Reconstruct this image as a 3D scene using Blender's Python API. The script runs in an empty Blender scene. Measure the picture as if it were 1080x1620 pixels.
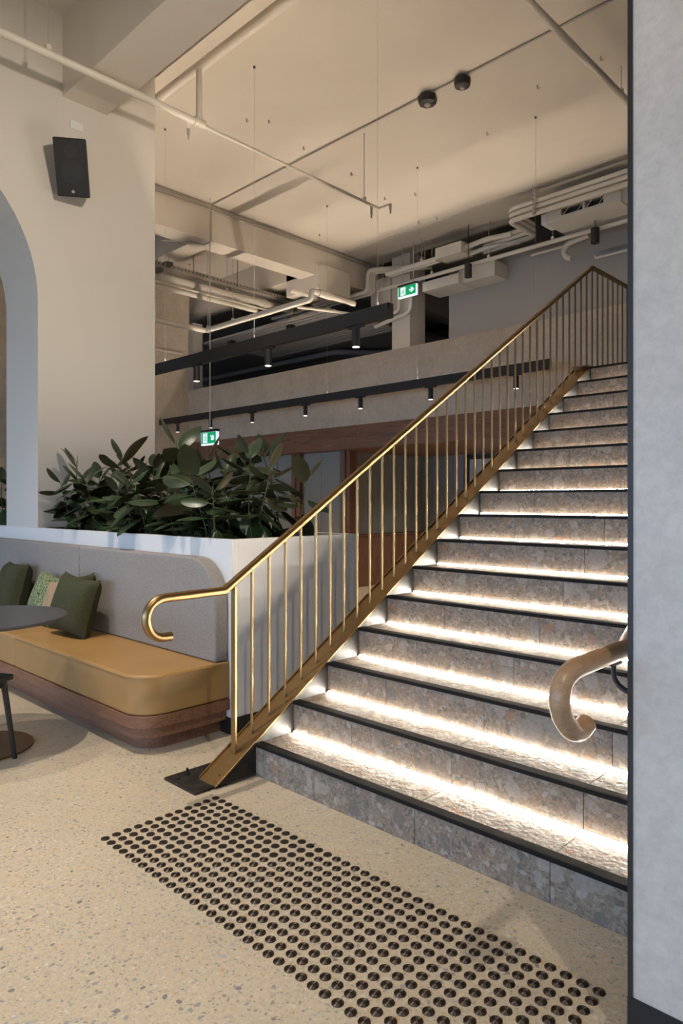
import bpy, math, random
import numpy as np
from mathutils import Vector, Matrix, Euler

# ------------------------------------------------------------------ camera, world, big lights, exposure
SC = bpy.context.scene
COL = SC.collection
F_PX, YAW, CAM_H, CAM_X, CAM_Y, HORIZON = 1099.613, 0.774159, 1.391, 2.7071, -1.37257, 794.85
cd = bpy.data.cameras.new('camera')
cam = bpy.data.objects.new('camera', cd)
COL.objects.link(cam)
cam.location = (CAM_X, CAM_Y, CAM_H)
cam.rotation_euler = (math.pi / 2, 0, YAW)
cd.sensor_fit = 'VERTICAL'
cd.sensor_height = 36.0
cd.lens = F_PX / 1620 * 36.0
cd.shift_y = (HORIZON - 810.0) / 1620.0
cd.clip_start = 0.05
SC.camera = cam

world = bpy.data.worlds.new('daylight')
SC.world = world
world.use_nodes = True
wb = world.node_tree.nodes['Background']
wb.inputs[0].default_value = (0.46, 0.67, 1.0, 1)
wb.inputs[1].default_value = 5.8

SC.view_settings.view_transform = 'Standard'
SC.view_settings.look = 'None'
SC.view_settings.gamma = 1.0
SC.view_settings.use_curve_mapping = False
SC.view_settings.exposure = 0.0

WARM = (1.0, 0.80, 0.58)
WARM2 = (1.0, 0.86, 0.70)

def spot_lamp(name, loc, target, power, angle=70, blend=0.5, color=WARM, size=0.03):
    l = bpy.data.lights.new(name, 'SPOT')
    l.energy = power; l.color = color; l.spot_size = math.radians(angle); l.spot_blend = blend
    l.shadow_soft_size = size
    o = bpy.data.objects.new(name, l); COL.objects.link(o)
    o.location = loc
    d = Vector(target) - Vector(loc)
    o.rotation_euler = d.to_track_quat('-Z', 'Y').to_euler()
    return o

# downlights of the room behind and beside the camera (outside the frame)
for _x, _y, _p in ((-0.9, -0.6, 560), (-2.4, -0.9, 280), (-0.8, -2.6, 400)):
    spot_lamp('room_downlight', (_x, _y, 5.55), (_x - 0.1, _y + 0.25, 0.0), _p, 70, 0.7, WARM2, 0.05)
spot_lamp('room_downlight', (3.9, -0.92, 5.4), (0.4, 0.0, 0.0), 330, 52, 0.6, WARM2, 0.06)
spot_lamp('wall_washer', (1.75, 0.55, 3.9), (-3.5, 1.6, 3.6), 460, 56, 0.9, WARM2, 0.10)
for _x in (-3.6, -2.2): spot_lamp('recess_fill', (_x, 7.7, 2.20), (_x, 7.8, 0.0), 80, 130, 0.8, WARM2, 0.05)  # added fill lamps without fixtures, brighten the recess under the mezzanine
_l = bpy.data.lights.new('corridor_fill', 'AREA'); _l.shape = 'RECTANGLE'; _l.size = 9.0; _l.size_y = 0.06; _l.energy = 26; _l.color = WARM2  # unseen area light added behind the parapet to lift the corridor soffit
_o = bpy.data.objects.new('corridor_fill', _l); COL.objects.link(_o); _o.location = (-3.2, 6.85, 3.3); _o.rotation_euler = (math.pi, 0, 0)

# ------------------------------------------------------------------ pixel -> place on a known plane
_C = np.array([CAM_X, CAM_Y, CAM_H])
_F = np.array([-math.sin(YAW), math.cos(YAW), 0]); _R = np.array([math.cos(YAW), math.sin(YAW), 0])
def P(u, v, X=None, Y=None, Z=None):
    d = _F + _R * (u - 540) / F_PX + np.array([0, 0, 1.0]) * (HORIZON - v) / F_PX
    if X is not None: t = (X - _C[0]) / d[0]
    elif Y is not None: t = (Y - _C[1]) / d[1]
    else: t = (Z - _C[2]) / d[2]
    p = _C + t * d
    return Vector((float(p[0]), float(p[1]), float(p[2])))

# ------------------------------------------------------------------ materials
def mat(name, color=(0.5, 0.5, 0.5), rough=0.5, metal=0.0, spec=0.5, emit=None, estr=0.0):
    m = bpy.data.materials.new(name); m.use_nodes = True
    b = m.node_tree.nodes['Principled BSDF']
    b.inputs['Base Color'].default_value = (*color, 1)
    b.inputs['Roughness'].default_value = rough
    b.inputs['Metallic'].default_value = metal
    b.inputs['Specular IOR Level'].default_value = spec
    if emit:
        b.inputs['Emission Color'].default_value = (*emit, 1)
        b.inputs['Emission Strength'].default_value = estr
    return m
class N:
    def __init__(s, m):
        s.t = m.node_tree; s.b = s.t.nodes['Principled BSDF']
    def n(s, typ, **kw):
        nd = s.t.nodes.new(typ)
        for k, v in kw.items():
            if k.startswith('i_'):
                key = k[2:].replace('_', ' ')
                nd.inputs[key].default_value = v
            else: setattr(nd, k, v)
        return nd
    def l(s, a, b): s.t.links.new(a, b)
    def coord(s, rand=False, scale=(1, 1, 1), which='Object'):
        c = s.n('ShaderNodeTexCoord')
        out = c.outputs[which]
        if rand:
            oi = s.n('ShaderNodeObjectInfo')
            mu = s.n('ShaderNodeVectorMath', operation='SCALE'); mu.inputs[0].default_value = (37.1, 19.7, 53.3)
            s.l(oi.outputs['Random'], mu.inputs['Scale'])
            ad = s.n('ShaderNodeVectorMath', operation='ADD'); s.l(out, ad.inputs[0]); s.l(mu.outputs[0], ad.inputs[1])
            out = ad.outputs[0]
        if scale != (1, 1, 1):
            mp = s.n('ShaderNodeMapping'); mp.inputs['Scale'].default_value = scale
            s.l(out, mp.inputs[0]); out = mp.outputs[0]
        return out
    def noise(s, vec, scale, detail=4, rough=0.55, dist=0.0):
        nd = s.n('ShaderNodeTexNoise'); nd.inputs['Scale'].default_value = scale
        nd.inputs['Detail'].default_value = detail; nd.inputs['Roughness'].default_value = rough
        nd.inputs['Distortion'].default_value = dist
        s.l(vec, nd.inputs['Vector']); return nd
    def vor(s, vec, scale, feature='F1', rnd=1.0):
        nd = s.n('ShaderNodeTexVoronoi', feature=feature); nd.inputs['Scale'].default_value = scale
        nd.inputs['Randomness'].default_value = rnd
        s.l(vec, nd.inputs['Vector']); return nd
    def ramp(s, fac, stops, interp='LINEAR'):
        r = s.n('ShaderNodeValToRGB'); r.color_ramp.interpolation = interp
        e = r.color_ramp.elements
        while len(e) < len(stops): e.new(0.5)
        for x, (p, c) in zip(e, stops):
            x.position = p; x.color = (*c, 1) if len(c) == 3 else c
        s.l(fac, r.inputs[0]); return r.outputs[0]
    def mix(s, fac, a, b, blend='MIX'):
        m = s.n('ShaderNodeMix', data_type='RGBA', blend_type=blend)
        if isinstance(fac, (int, float)): m.inputs[0].default_value = fac
        else: s.l(fac, m.inputs[0])
        for v, i in ((a, 6), (b, 7)):
            if isinstance(v, tuple): m.inputs[i].default_value = (*v, 1)
            else: s.l(v, m.inputs[i])
        return m.outputs[2]
    def math(s, op, a, b=None):
        m = s.n('ShaderNodeMath', operation=op)
        for v, i in ((a, 0), (b, 1)):
            if v is None: continue
            if isinstance(v, (int, float)): m.inputs[i].default_value = v
            else: s.l(v, m.inputs[i])
        return m.outputs[0]
    def bump(s, h, strength=0.3, dist=0.01):
        b = s.n('ShaderNodeBump'); b.inputs['Strength'].default_value = strength; b.inputs['Distance'].default_value = dist
        s.l(h, b.inputs['Height']); s.l(b.outputs[0], s.b.inputs['Normal'])
    def color(s, c): s.l(c, s.b.inputs['Base Color'])
    def red(s, c):
        x = s.n('ShaderNodeSeparateColor'); s.l(c, x.inputs[0]); return x.outputs

M = {}
def paint(name, c, rough=0.7, var=0.06, scale=3.0, bumps=0.05):
    m = mat(name, c, rough); q = N(m); v = q.coord()
    n = q.noise(v, scale, 5)
    lo = tuple(x * (1 - var) for x in c); hi = tuple(min(1, x * (1 + var)) for x in c)
    q.color(q.ramp(n.outputs[0], [(0.3, lo), (0.7, hi)]))
    n2 = q.noise(v, 90, 3); q.bump(n2.outputs[0], bumps, 0.004)
    M[name] = m; return m
paint('wall_paint', (0.64, 0.60, 0.54), 0.65, 0.02, 1.0)
paint('planter_paint', (0.74, 0.73, 0.71), 0.45, 0.02, 1.0, 0.02)
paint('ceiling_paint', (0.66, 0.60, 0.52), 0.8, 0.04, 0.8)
paint('soffit_shade_paint', (0.60, 0.545, 0.47), 0.8, 0.05, 0.8)  # ceiling colour toned down: shade beyond the ceiling edge put into the paint
paint('pipe_paint', (0.66, 0.61, 0.53), 0.55, 0.03, 2.0)
paint('grey_paint', (0.36, 0.34, 0.32), 0.7, 0.03, 0.8)
paint('dark_paint', (0.09, 0.085, 0.085), 0.7, 0.05, 0.8)
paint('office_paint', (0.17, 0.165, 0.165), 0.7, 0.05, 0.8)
paint('panel_grey', (0.30, 0.305, 0.285), 0.42, 0.04, 1.2, 0.02)
paint('panel_blue', (0.27, 0.28, 0.30), 0.42, 0.04, 1.2, 0.02)
M['black'] = mat('black_powdercoat', (0.018, 0.016, 0.015), 0.5)
M['black_soft'] = mat('black_skirting', (0.012, 0.011, 0.011), 0.6)
M['cable'] = mat('steel_wire', (0.55, 0.52, 0.47), 0.4, 0.6)
M['wire_dark'] = mat('dark_wire', (0.10, 0.09, 0.08), 0.6)
M['lens'] = mat('lamp_lens', (0.9, 0.9, 0.9), 0.4, emit=(1.0, 0.93, 0.84), estr=6.0)
M['led'] = mat('led_strip', (1, 1, 1), 0.4, emit=(1.0, 0.90, 0.76), estr=260.0)
M['led_soft'] = mat('led_diffuser_top', (1, 1, 1), 0.4, emit=(1.0, 0.88, 0.72), estr=15.0)
M['copper'] = mat('led_end_cap', (0.55, 0.33, 0.18), 0.35, 0.9)
M['uplight'] = mat('indirect_led', (1, 1, 1), 0.4, emit=(1.0, 0.82, 0.64), estr=780.0)

def m_concrete(name, a, b, c):
    m = mat(name, a, 0.55); q = N(m); v = q.coord()
    n1 = q.noise(v, 3.0, 8, 0.75, 0.15); n2 = q.noise(v, 26, 8, 0.75, 0.3); n3 = q.noise(v, 60, 6, 0.7, 0.4)
    base = q.ramp(n1.outputs[0], [(0.32, a), (0.5, b), (0.7, c)])
    f = q.ramp(n2.outputs[0], [(0.35, (0.88, 0.88, 0.88)), (0.6, (1.04, 1.04, 1.04))])
    base = q.mix(1.0, base, f, 'MULTIPLY')
    s = q.ramp(n3.outputs[0], [(0.60, (1, 1, 1)), (0.72, (0.80, 0.78, 0.74))])
    base = q.mix(0.7, base, s, 'MULTIPLY')
    q.color(base); q.bump(n2.outputs[0], 0.12, 0.01)
    M[name] = m
m_concrete('render_grey', (0.53, 0.47, 0.405), (0.58, 0.52, 0.455), (0.63, 0.57, 0.50))
m_concrete('render_beige', (0.49, 0.42, 0.335), (0.57, 0.49, 0.395), (0.64, 0.56, 0.455))

def m_floor():
    m = mat('terrazzo_floor', (0.55, 0.48, 0.37), 0.33); q = N(m); v = q.coord()
    n = q.noise(v, 1.3, 5); n2 = q.noise(v, 60, 4)
    base = q.ramp(n.outputs[0], [(0.3, (0.50, 0.425, 0.31)), (0.7, (0.57, 0.49, 0.365))])
    base = q.mix(0.5, base, q.ramp(n2.outputs[0], [(0.35, (0.8, 0.8, 0.8)), (0.65, (1.08, 1.08, 1.08))]), 'MULTIPLY')
    nd = q.noise(v, 25, 2)
    dv = q.n('ShaderNodeVectorMath', operation='MULTIPLY_ADD'); q.l(nd.outputs['Color'], dv.inputs[0])
    dv.inputs[1].default_value = (0.03, 0.03, 0.03); q.l(v, dv.inputs[2]); w = dv.outputs[0]
    for sc, thr, rad, fac, stops in (
        (150, 0.55, 0.42, 0.55, [(0.0, (0.30, 0.27, 0.22)), (0.5, (0.62, 0.56, 0.44)), (0.8, (0.36, 0.35, 0.33))]),
        (75, 0.60, 0.36, 0.75, [(0.0, (0.25, 0.25, 0.25)), (0.3, (0.34, 0.35, 0.36)), (0.55, (0.62, 0.58, 0.50)), (0.75, (0.46, 0.32, 0.17)), (0.85, (0.20, 0.20, 0.20))]),
        (42, 0.72, 0.34, 0.85, [(0.0, (0.27, 0.28, 0.29)), (0.35, (0.38, 0.38, 0.38)), (0.6, (0.60, 0.56, 0.47)), (0.8, (0.50, 0.33, 0.16)), (0.9, (0.17, 0.17, 0.17))])):
        vo = q.vor(w, sc); r = q.red(vo.outputs['Color'])
        f = q.math('MULTIPLY', q.math('GREATER_THAN', r[0], thr), q.math('LESS_THAN', vo.outputs['Distance'], rad))
        f = q.math('MULTIPLY', f, fac)
        base = q.mix(f, base, q.ramp(r[1], stops, 'CONSTANT'))
    q.color(base)
    M['floor'] = m
m_floor()

def m_stone(name, rough, bstr, bscale, gain=1.0):
    m = mat(name, (0.3, 0.3, 0.3), rough); q = N(m); v = q.coord(rand=True)
    nd = q.noise(v, 18, 4)
    dv = q.n('ShaderNodeVectorMath', operation='MULTIPLY_ADD'); q.l(nd.outputs['Color'], dv.inputs[0])
    dv.inputs[1].default_value = (0.035, 0.035, 0.035); q.l(v, dv.inputs[2]); w = dv.outputs[0]
    nf = q.noise(v, 70, 8, 0.8)
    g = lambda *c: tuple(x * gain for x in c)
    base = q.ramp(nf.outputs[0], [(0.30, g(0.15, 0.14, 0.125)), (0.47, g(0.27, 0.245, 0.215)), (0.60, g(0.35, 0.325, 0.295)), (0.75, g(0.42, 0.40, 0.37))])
    nb = q.noise(v, 5, 4)
    base = q.mix(0.55, base, q.ramp(nb.outputs[0], [(0.35, (1.12, 0.92, 0.74)), (0.62, (0.95, 0.93, 0.90))]), 'MULTIPLY')
    for sc, thr, rad, fac, stops in (
        (95, 0.60, 0.05, 0.7, [(0.0, g(0.14, 0.14, 0.14)), (0.25, g(0.36, 0.34, 0.32)), (0.5, g(0.46, 0.44, 0.41)), (0.7, g(0.24, 0.20, 0.16)), (0.9, g(0.40, 0.39, 0.38))]),
        (42, 0.74, 0.05, 0.75, [(0.0, g(0.17, 0.165, 0.16)), (0.25, g(0.42, 0.41, 0.395)), (0.5, g(0.28, 0.24, 0.20)), (0.7, g(0.50, 0.48, 0.45)), (0.88, g(0.15, 0.155, 0.16)), (0.95, g(0.42, 0.25, 0.15))]),
        (19, 0.83, 0.04, 0.7, [(0.0, g(0.43, 0.42, 0.405)), (0.35, g(0.22, 0.21, 0.20)), (0.6, g(0.50, 0.485, 0.455)), (0.85, g(0.19, 0.19, 0.195)), (0.92, g(0.41, 0.25, 0.16))]),
        (8.5, 0.91, 0.03, 0.65, [(0.0, g(0.40, 0.395, 0.385)), (0.5, g(0.33, 0.335, 0.335)), (0.75, g(0.46, 0.44, 0.41))])):
        vo = q.vor(w, sc); r = q.red(vo.outputs['Color'])
        f = q.math('MULTIPLY', q.math('GREATER_THAN', r[0], thr), q.math('GREATER_THAN', q.vor(w, sc, 'DISTANCE_TO_EDGE').outputs['Distance'], rad))
        f = q.math('MULTIPLY', f, fac)
        c = q.ramp(r[1], stops, 'CONSTANT')
        c = q.mix(0.6, c, q.ramp(nf.outputs[0], [(0.3, (0.6, 0.6, 0.6)), (0.7, (1.15, 1.15, 1.15))]), 'MULTIPLY')
        base = q.mix(f, base, c)
    base = q.mix(1.0, base, (0.93, 0.855, 0.775), 'MULTIPLY')
    q.color(base)
    nb2 = q.noise(v, bscale, 8, 0.55, 0.15)
    q.bump(nb2.outputs[0], bstr, 0.02)
    M[name] = m
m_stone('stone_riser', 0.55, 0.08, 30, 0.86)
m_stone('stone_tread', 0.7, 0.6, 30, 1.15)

def m_brass(name, c, rough):
    m = mat(name, c, rough, 1.0); q = N(m); v = q.coord(scale=(1, 1, 8))
    n = q.noise(v, 12, 4)
    q.color(q.ramp(n.outputs[0], [(0.3, tuple(x * 0.93 for x in c)), (0.7, tuple(min(1, x * 1.05) for x in c))]))
    M[name] = m
m_brass('brass', (0.345, 0.228, 0.108), 0.34)
m_brass('brass_dull', (0.29, 0.19, 0.09), 0.40)
def m_steel():
    m = mat('steel_plate', (0.30, 0.31, 0.315), 0.5, 0.6); q = N(m); v = q.coord()
    n = q.noise(v, 6, 8, 0.7, 2.0)
    q.color(q.ramp(n.outputs[0], [(0.3, (0.045, 0.046, 0.047)), (0.7, (0.11, 0.112, 0.114))])); M['steel'] = m
    m = mat('dark_steel', (0.05, 0.047, 0.045), 0.5, 0.7); q = N(m); v = q.coord()
    n = q.noise(v, 14, 6); q.color(q.ramp(n.outputs[0], [(0.3, (0.022, 0.020, 0.019)), (0.7, (0.065, 0.060, 0.056))])); M['dark_steel'] = m
m_steel()
def m_nosing():
    m = mat('nosing_black', (0.010, 0.0095, 0.009), 0.7, 0.0, 0.2); q = N(m); v = q.coord()
    w = q.n('ShaderNodeTexWave', wave_type='BANDS', bands_direction='Y'); w.inputs['Scale'].default_value = 40
    q.l(v, w.inputs['Vector']); q.bump(w.outputs['Fac'], 0.15, 0.001); M['nosing'] = m
m_nosing()
def m_stud():
    m = mat('stud_metal', (0.125, 0.105, 0.09), 0.46, 1.0); q = N(m)
    q.b.inputs['Anisotropic'].default_value = 0.97; q.b.inputs['Anisotropic Rotation'].default_value = 0.25
    t = q.n('ShaderNodeTangent', direction_type='RADIAL', axis='Z'); q.l(t.outputs[0], q.b.inputs['Tangent']); M['stud'] = m
m_stud()
M['stud_plain'] = mat('stud_metal_far', (0.055, 0.046, 0.040), 0.38, 0.85)
def m_wood(name, a, b, c, sc=(1, 1, 1), rough=0.45, rand=False):
    m = mat(name, b, rough); q = N(m); v = q.coord(rand=rand, scale=sc)
    n = q.noise(v, 7, 6, 0.65, 1.2); n2 = q.noise(v, 45, 4, 0.7, 0.4)
    base = q.ramp(n.outputs[0], [(0.3, a), (0.5, b), (0.72, c)])
    base = q.mix(0.6, base, q.ramp(n2.outputs[0], [(0.3, (0.72, 0.70, 0.68)), (0.65, (1.08, 1.08, 1.08))]), 'MULTIPLY')
    q.color(base); q.bump(n2.outputs[0], 0.06, 0.003); M[name] = m
m_wood('walnut_x', (0.15, 0.068, 0.038), (0.225, 0.108, 0.060), (0.30, 0.152, 0.088), (0.35, 6, 6), rand=True)
m_wood('walnut_z', (0.14, 0.063, 0.037), (0.20, 0.094, 0.055), (0.265, 0.13, 0.076), (6, 6, 0.35), rand=True)
m_wood('oak', (0.34, 0.20, 0.105), (0.41, 0.25, 0.135), (0.48, 0.31, 0.175), (5, 0.7, 5), 0.35)
def m_fabric():
    m = mat('grey_fabric', (0.33, 0.31, 0.29), 0.9); q = N(m); v = q.coord()
    n = q.noise(v, 260, 3, 0.7); n2 = q.noise(v, 3, 3)
    base = q.ramp(n.outputs[0], [(0.34, (0.165, 0.148, 0.136)), (0.66, (0.365, 0.337, 0.315))])
    q.color(q.mix(0.4, base, q.ramp(n2.outputs[0], [(0.3, (0.93, 0.93, 0.93)), (0.7, (1.05, 1.05, 1.05))]), 'MULTIPLY'))
    q.bump(n.outputs[0], 0.5, 0.003); q.b.inputs['Sheen Weight'].default_value = 0.15; M['fabric'] = m
    m = mat('tan_leather', (0.50, 0.29, 0.09), 0.42); q = N(m); v = q.coord()
    n = q.noise(v, 2.5, 4); n2 = q.noise(v, 220, 3)
    q.color(q.ramp(n.outputs[0], [(0.3, (0.345, 0.200, 0.070)), (0.7, (0.395, 0.232, 0.085))])); q.bump(n2.outputs[0], 0.12, 0.002); M['leather'] = m
    for nm, a, b, s in (('green_wool', (0.026, 0.029, 0.010), (0.068, 0.071, 0.030), 190), ('beige_linen', (0.30, 0.20, 0.12), (0.44, 0.32, 0.21), 170), ('sequin_green', (0.02, 0.05, 0.012), (0.34, 0.40, 0.22), 75)):
        m = mat(nm, b, 0.9); q = N(m); v = q.coord(); n = q.noise(v, s, 3, 0.7)
        q.color(q.ramp(n.outputs[0], [(0.38, a), (0.64, b)])); q.bump(n.outputs[0], 0.6, 0.005); M[nm] = m
m_fabric()
def m_leaf():
    for nm, a, b, r in (('leaf_green', (0.012, 0.030, 0.012), (0.034, 0.070, 0.026), 0.36), ('leaf_brown', (0.030, 0.036, 0.015), (0.068, 0.060, 0.026), 0.4)):
        m = mat(nm, b, r); q = N(m); oi = q.n('ShaderNodeObjectInfo'); v = q.coord()
        c = q.ramp(oi.outputs['Random'], [(0.0, a), (1.0, b)])
        n = q.noise(v, 30, 3); c = q.mix(0.5, c, q.ramp(n.outputs[0], [(0.3, (0.75, 0.75, 0.75)), (0.7, (1.15, 1.15, 1.15))]), 'MULTIPLY')
        q.color(c); q.b.inputs['Coat Weight'].default_value = 0.08; q.b.inputs['Coat Roughness'].default_value = 0.3; M[nm] = m
    M['leaf_rib'] = mat('leaf_midrib', (0.10, 0.15, 0.05), 0.5)
    M['stem'] = mat('plant_stem', (0.10, 0.070, 0.035), 0.7)
    M['sprout'] = mat('plant_sprout', (0.16, 0.23, 0.05), 0.5)
    m = mat('soil', (0.012, 0.010, 0.008), 0.95); q = N(m); n = q.noise(q.coord(), 60, 5)
    q.color(q.ramp(n.outputs[0], [(0.35, (0.006, 0.005, 0.004)), (0.7, (0.03, 0.024, 0.018))])); q.bump(n.outputs[0], 1.0, 0.02); M['soil'] = m
m_leaf()
M['table_black'] = mat('table_laminate', (0.045, 0.046, 0.050), 0.38)
M['bronze'] = mat('bronze_base', (0.16, 0.095, 0.045), 0.35, 0.7)
M['exit_green'] = mat('exit_green', (0.0, 0.25, 0.10), 0.4, emit=(0.0, 0.30, 0.11), estr=0.9)
M['exit_white'] = mat('exit_white', (0.9, 0.95, 1), 0.4, emit=(0.80, 0.90, 1.0), estr=0.85)
M['galv'] = mat('galvanised', (0.42, 0.39, 0.34), 0.5, 0.4)
M['red'] = mat('sprinkler_red', (0.35, 0.05, 0.03), 0.5)
M['gap'] = mat('joint_dark', (0.05, 0.048, 0.045), 0.9)  # dark backing colour that shows in the gaps between tiles
M['duct_dark'] = mat('duct_interior', (0.02, 0.025, 0.025), 0.8)
M['door_grey'] = mat('door_panel', (0.50, 0.50, 0.50), 0.5)

# ------------------------------------------------------------------ mesh builder
class MB:
    def __init__(s): s.v = []; s.f = []; s.mi = []
    def add(s, vs, fs, m=0):
        o = len(s.v); s.v += [tuple(v) for v in vs]; s.f += [tuple(i + o for i in f) for f in fs]; s.mi += [m] * len(fs); return s
    def box(s, x0, x1, y0, y1, z0, z1, m=0):
        v = [(x0, y0, z0), (x1, y0, z0), (x1, y1, z0), (x0, y1, z0), (x0, y0, z1), (x1, y0, z1), (x1, y1, z1), (x0, y1, z1)]
        return s.add(v, [(0, 3, 2, 1), (4, 5, 6, 7), (0, 1, 5, 4), (1, 2, 6, 5), (2, 3, 7, 6), (3, 0, 4, 7)], m)
    def prism(s, poly, axis, a, b, m=0):
        # poly in the two other axes: axis 'x' -> (y, z), 'y' -> (x, z), 'z' -> (x, y)
        def pt(p, t): return (t, p[0], p[1]) if axis == 'x' else (p[0], t, p[1]) if axis == 'y' else (p[0], p[1], t)
        n = len(poly)
        ar = sum(poly[i][0] * poly[(i + 1) % n][1] - poly[(i + 1) % n][0] * poly[i][1] for i in range(n))
        if (ar < 0) != (axis == 'y'): poly = poly[::-1]
        v = [pt(p, a) for p in poly] + [pt(p, b) for p in poly]
        f = [tuple(range(n))[::-1], tuple(range(n, 2 * n))] + [(i, (i + 1) % n, (i + 1) % n + n, i + n) for i in range(n)]
        return s.add(v, f, m)
    def tube(s, path, r, seg=12, m=0, cap=True, r_end=None, flat=None):
        p = [Vector(a) for a in path]; n = len(p)
        tang = []
        for i in range(n):
            a = (p[i] - p[i - 1]).normalized() if i else None
            b = (p[i + 1] - p[i]).normalized() if i < n - 1 else None
            t = b if a is None else a if b is None else (a + b).normalized()
            k = 1.0 if (a is None or b is None) else 1.0 / max(0.3, math.cos(a.angle(b) / 2))
            tang.append((t, k, (b - a).normalized() if a and b and a.angle(b) > 1e-3 else None))
        t0 = tang[0][0]
        up = Vector((0, 0, 1)) if abs(t0.z) < 0.9 else Vector((1, 0, 0))
        nrm = (up - t0 * up.dot(t0)).normalized(); prev = t0
        vs = []
        for i in range(n):
            t, k, bd = tang[i]
            ax = prev.cross(t)
            if ax.length > 1e-6: nrm = Matrix.Rotation(prev.angle(t), 3, ax.normalized()) @ nrm
            prev = t; bi = t.cross(nrm)
            rr = r if r_end is None else r + (r_end - r) * i / (n - 1)
            for j in range(seg):
                an = 2 * math.pi * j / seg
                off = nrm * math.cos(an) + bi * math.sin(an)
                if bd is not None: off = off + bd * off.dot(bd) * (k - 1)
                vs.append(p[i] + off * rr)
        fs = [(i * seg + j, i * seg + (j + 1) % seg, (i + 1) * seg + (j + 1) % seg, (i + 1) * seg + j) for i in range(n - 1) for j in range(seg)]
        if cap: fs += [tuple(range(seg))[::-1], tuple(range((n - 1) * seg, n * seg))]
        return s.add(vs, fs, m)
    def cyl(s, p0, p1, r, seg=16, m=0, r2=None): return s.tube([p0, p1], r, seg, m, True, r2)
    def lathe(s, prof, c=(0, 0, 0), seg=24, m=0):
        vs = [(c[0] + r * math.cos(2 * math.pi * j / seg), c[1] + r * math.sin(2 * math.pi * j / seg), c[2] + z) for r, z in prof for j in range(seg)]
        n = len(prof)
        fs = [(i * seg + j, i * seg + (j + 1) % seg, (i + 1) * seg + (j + 1) % seg, (i + 1) * seg + j) for i in range(n - 1) for j in range(seg)]
        fs += [tuple(range(seg))[::-1], tuple(range((n - 1) * seg, n * seg))]
        return s.add(vs, fs, m)
    def build(s, name, mats, parent=None, smooth=False, bevel=0, local=False, angle=35, seg=2):
        off = Vector((0, 0, 0))
        if parent is not None and not local: off = world_loc(parent)
        me = bpy.data.meshes.new(name)
        me.from_pydata([tuple(Vector(v) - off) for v in s.v], [], s.f)
        if not isinstance(mats, (list, tuple)): mats = [mats]
        for x in mats: me.materials.append(M[x] if isinstance(x, str) else x)
        if len(mats) > 1: me.polygons.foreach_set('material_index', s.mi)
        me.update()
        if smooth:
            me.polygons.foreach_set('use_smooth', [True] * len(me.polygons))
            me.set_sharp_from_angle(angle=math.radians(angle))
        o = bpy.data.objects.new(name, me); COL.objects.link(o)
        if parent is not None: o.parent = parent
        if bevel:
            b = o.modifiers.new('bevel', 'BEVEL'); b.width = bevel; b.segments = seg; b.limit_method = 'ANGLE'; b.angle_limit = math.radians(40)
        return o
def world_loc(o):
    v = Vector(o.location)
    while o.parent: o = o.parent; v = v + Vector(o.location)
    return v
def thing(name, label, cat, loc=(0, 0, 0), rot=(0, 0, 0), group=None):
    o = bpy.data.objects.new(name, None); COL.objects.link(o)
    o.location = loc; o.rotation_euler = rot; o.empty_display_size = 0.1
    o['label'] = label; o['category'] = cat
    if group: o['group'] = group
    return o
def tag(o, label, cat, group=None, kind=None):
    o['label'] = label; o['category'] = cat
    if group: o['group'] = group
    if kind: o['kind'] = kind
    return o
def struct(o, label=None, cat=None):
    o['kind'] = 'structure'
    if label: o['label'] = label
    if cat: o['category'] = cat
    return o
def inst(name, data_obj, loc, parent=None, rot=(0, 0, 0), scale=None):
    o = data_obj.copy(); o.name = name; COL.objects.link(o)
    o.parent = parent
    o.location = Vector(loc) - (world_loc(parent) if parent is not None else Vector((0, 0, 0)))
    o.rotation_euler = rot
    if scale: o.scale = scale
    return o

# ------------------------------------------------------------------ the setting
ZC = 5.8
XW, PY, PX, PZ = -3.505, 1.145, -0.67, 1.168          # left wall face, planter front, planter end, planter top
YB = 6.55                                              # parapet face
R_, G_ = 0.1635, 0.2565                                # riser, going
Y1 = 0.854
XS0, XS1 = -0.078, 1.985
LAND = 16 * R_

struct(MB().box(-14, 8, -9, 14, -0.2, 0).build('floor', 'floor'), 'polished beige terrazzo floor with small grey chips', 'floor')
struct(MB().box(-14, 8, -9, 7.43, ZC, ZC + 0.25).build('ceiling', 'ceiling_paint'), 'warm off white painted concrete ceiling', 'ceiling')
struct(MB().box(-14, 8, 7.43, 8.33, ZC - 0.012, ZC + 0.25).build('trim_1', 'soffit_shade_paint'), 'shaded concrete soffit band beyond the main ceiling edge', 'soffit')
struct(MB().box(-14, 8, 8.33, 14, ZC + 0.45, ZC + 0.6).build('trim_2', 'soffit_shade_paint'), 'dark raised concrete slab above the upper corridor', 'soffit')
struct(MB().box(-14, 8, 8.33, 8.36, ZC + 0.2, ZC + 0.5).build('trim_3', 'soffit_shade_paint'), 'concrete step above the upper corridor', 'soffit')

# left wall with its arch
def wall_left():
    ya, yb_, zs, r = -1.655, 1.145, 3.17, 1.40
    yc = (ya + yb_) / 2
    m = MB()
    arc = [(yc + r * math.cos(t), zs + r * math.sin(t)) for t in np.linspace(0, math.pi, 41)]
    T = XW - 0.735
    # far pier, near pier
    m.box(T, XW, yb_, 2.305, PZ, ZC)
    m.box(T, XW, -2.4, ya, 0, ZC)
    # head above the arch, as strips
    for i in range(len(arc) - 1):
        (a0, b0), (a1, b1) = arc[i], arc[i + 1]
        m.prism([(a0, b0), (a0, ZC), (a1, ZC), (a1, b1)], 'x', T, XW)
    return m
o = wall_left().build('wall_left', 'wall_paint', smooth=True, angle=30)
struct(o, 'off white painted wall with tall arched opening', 'wall')
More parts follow.
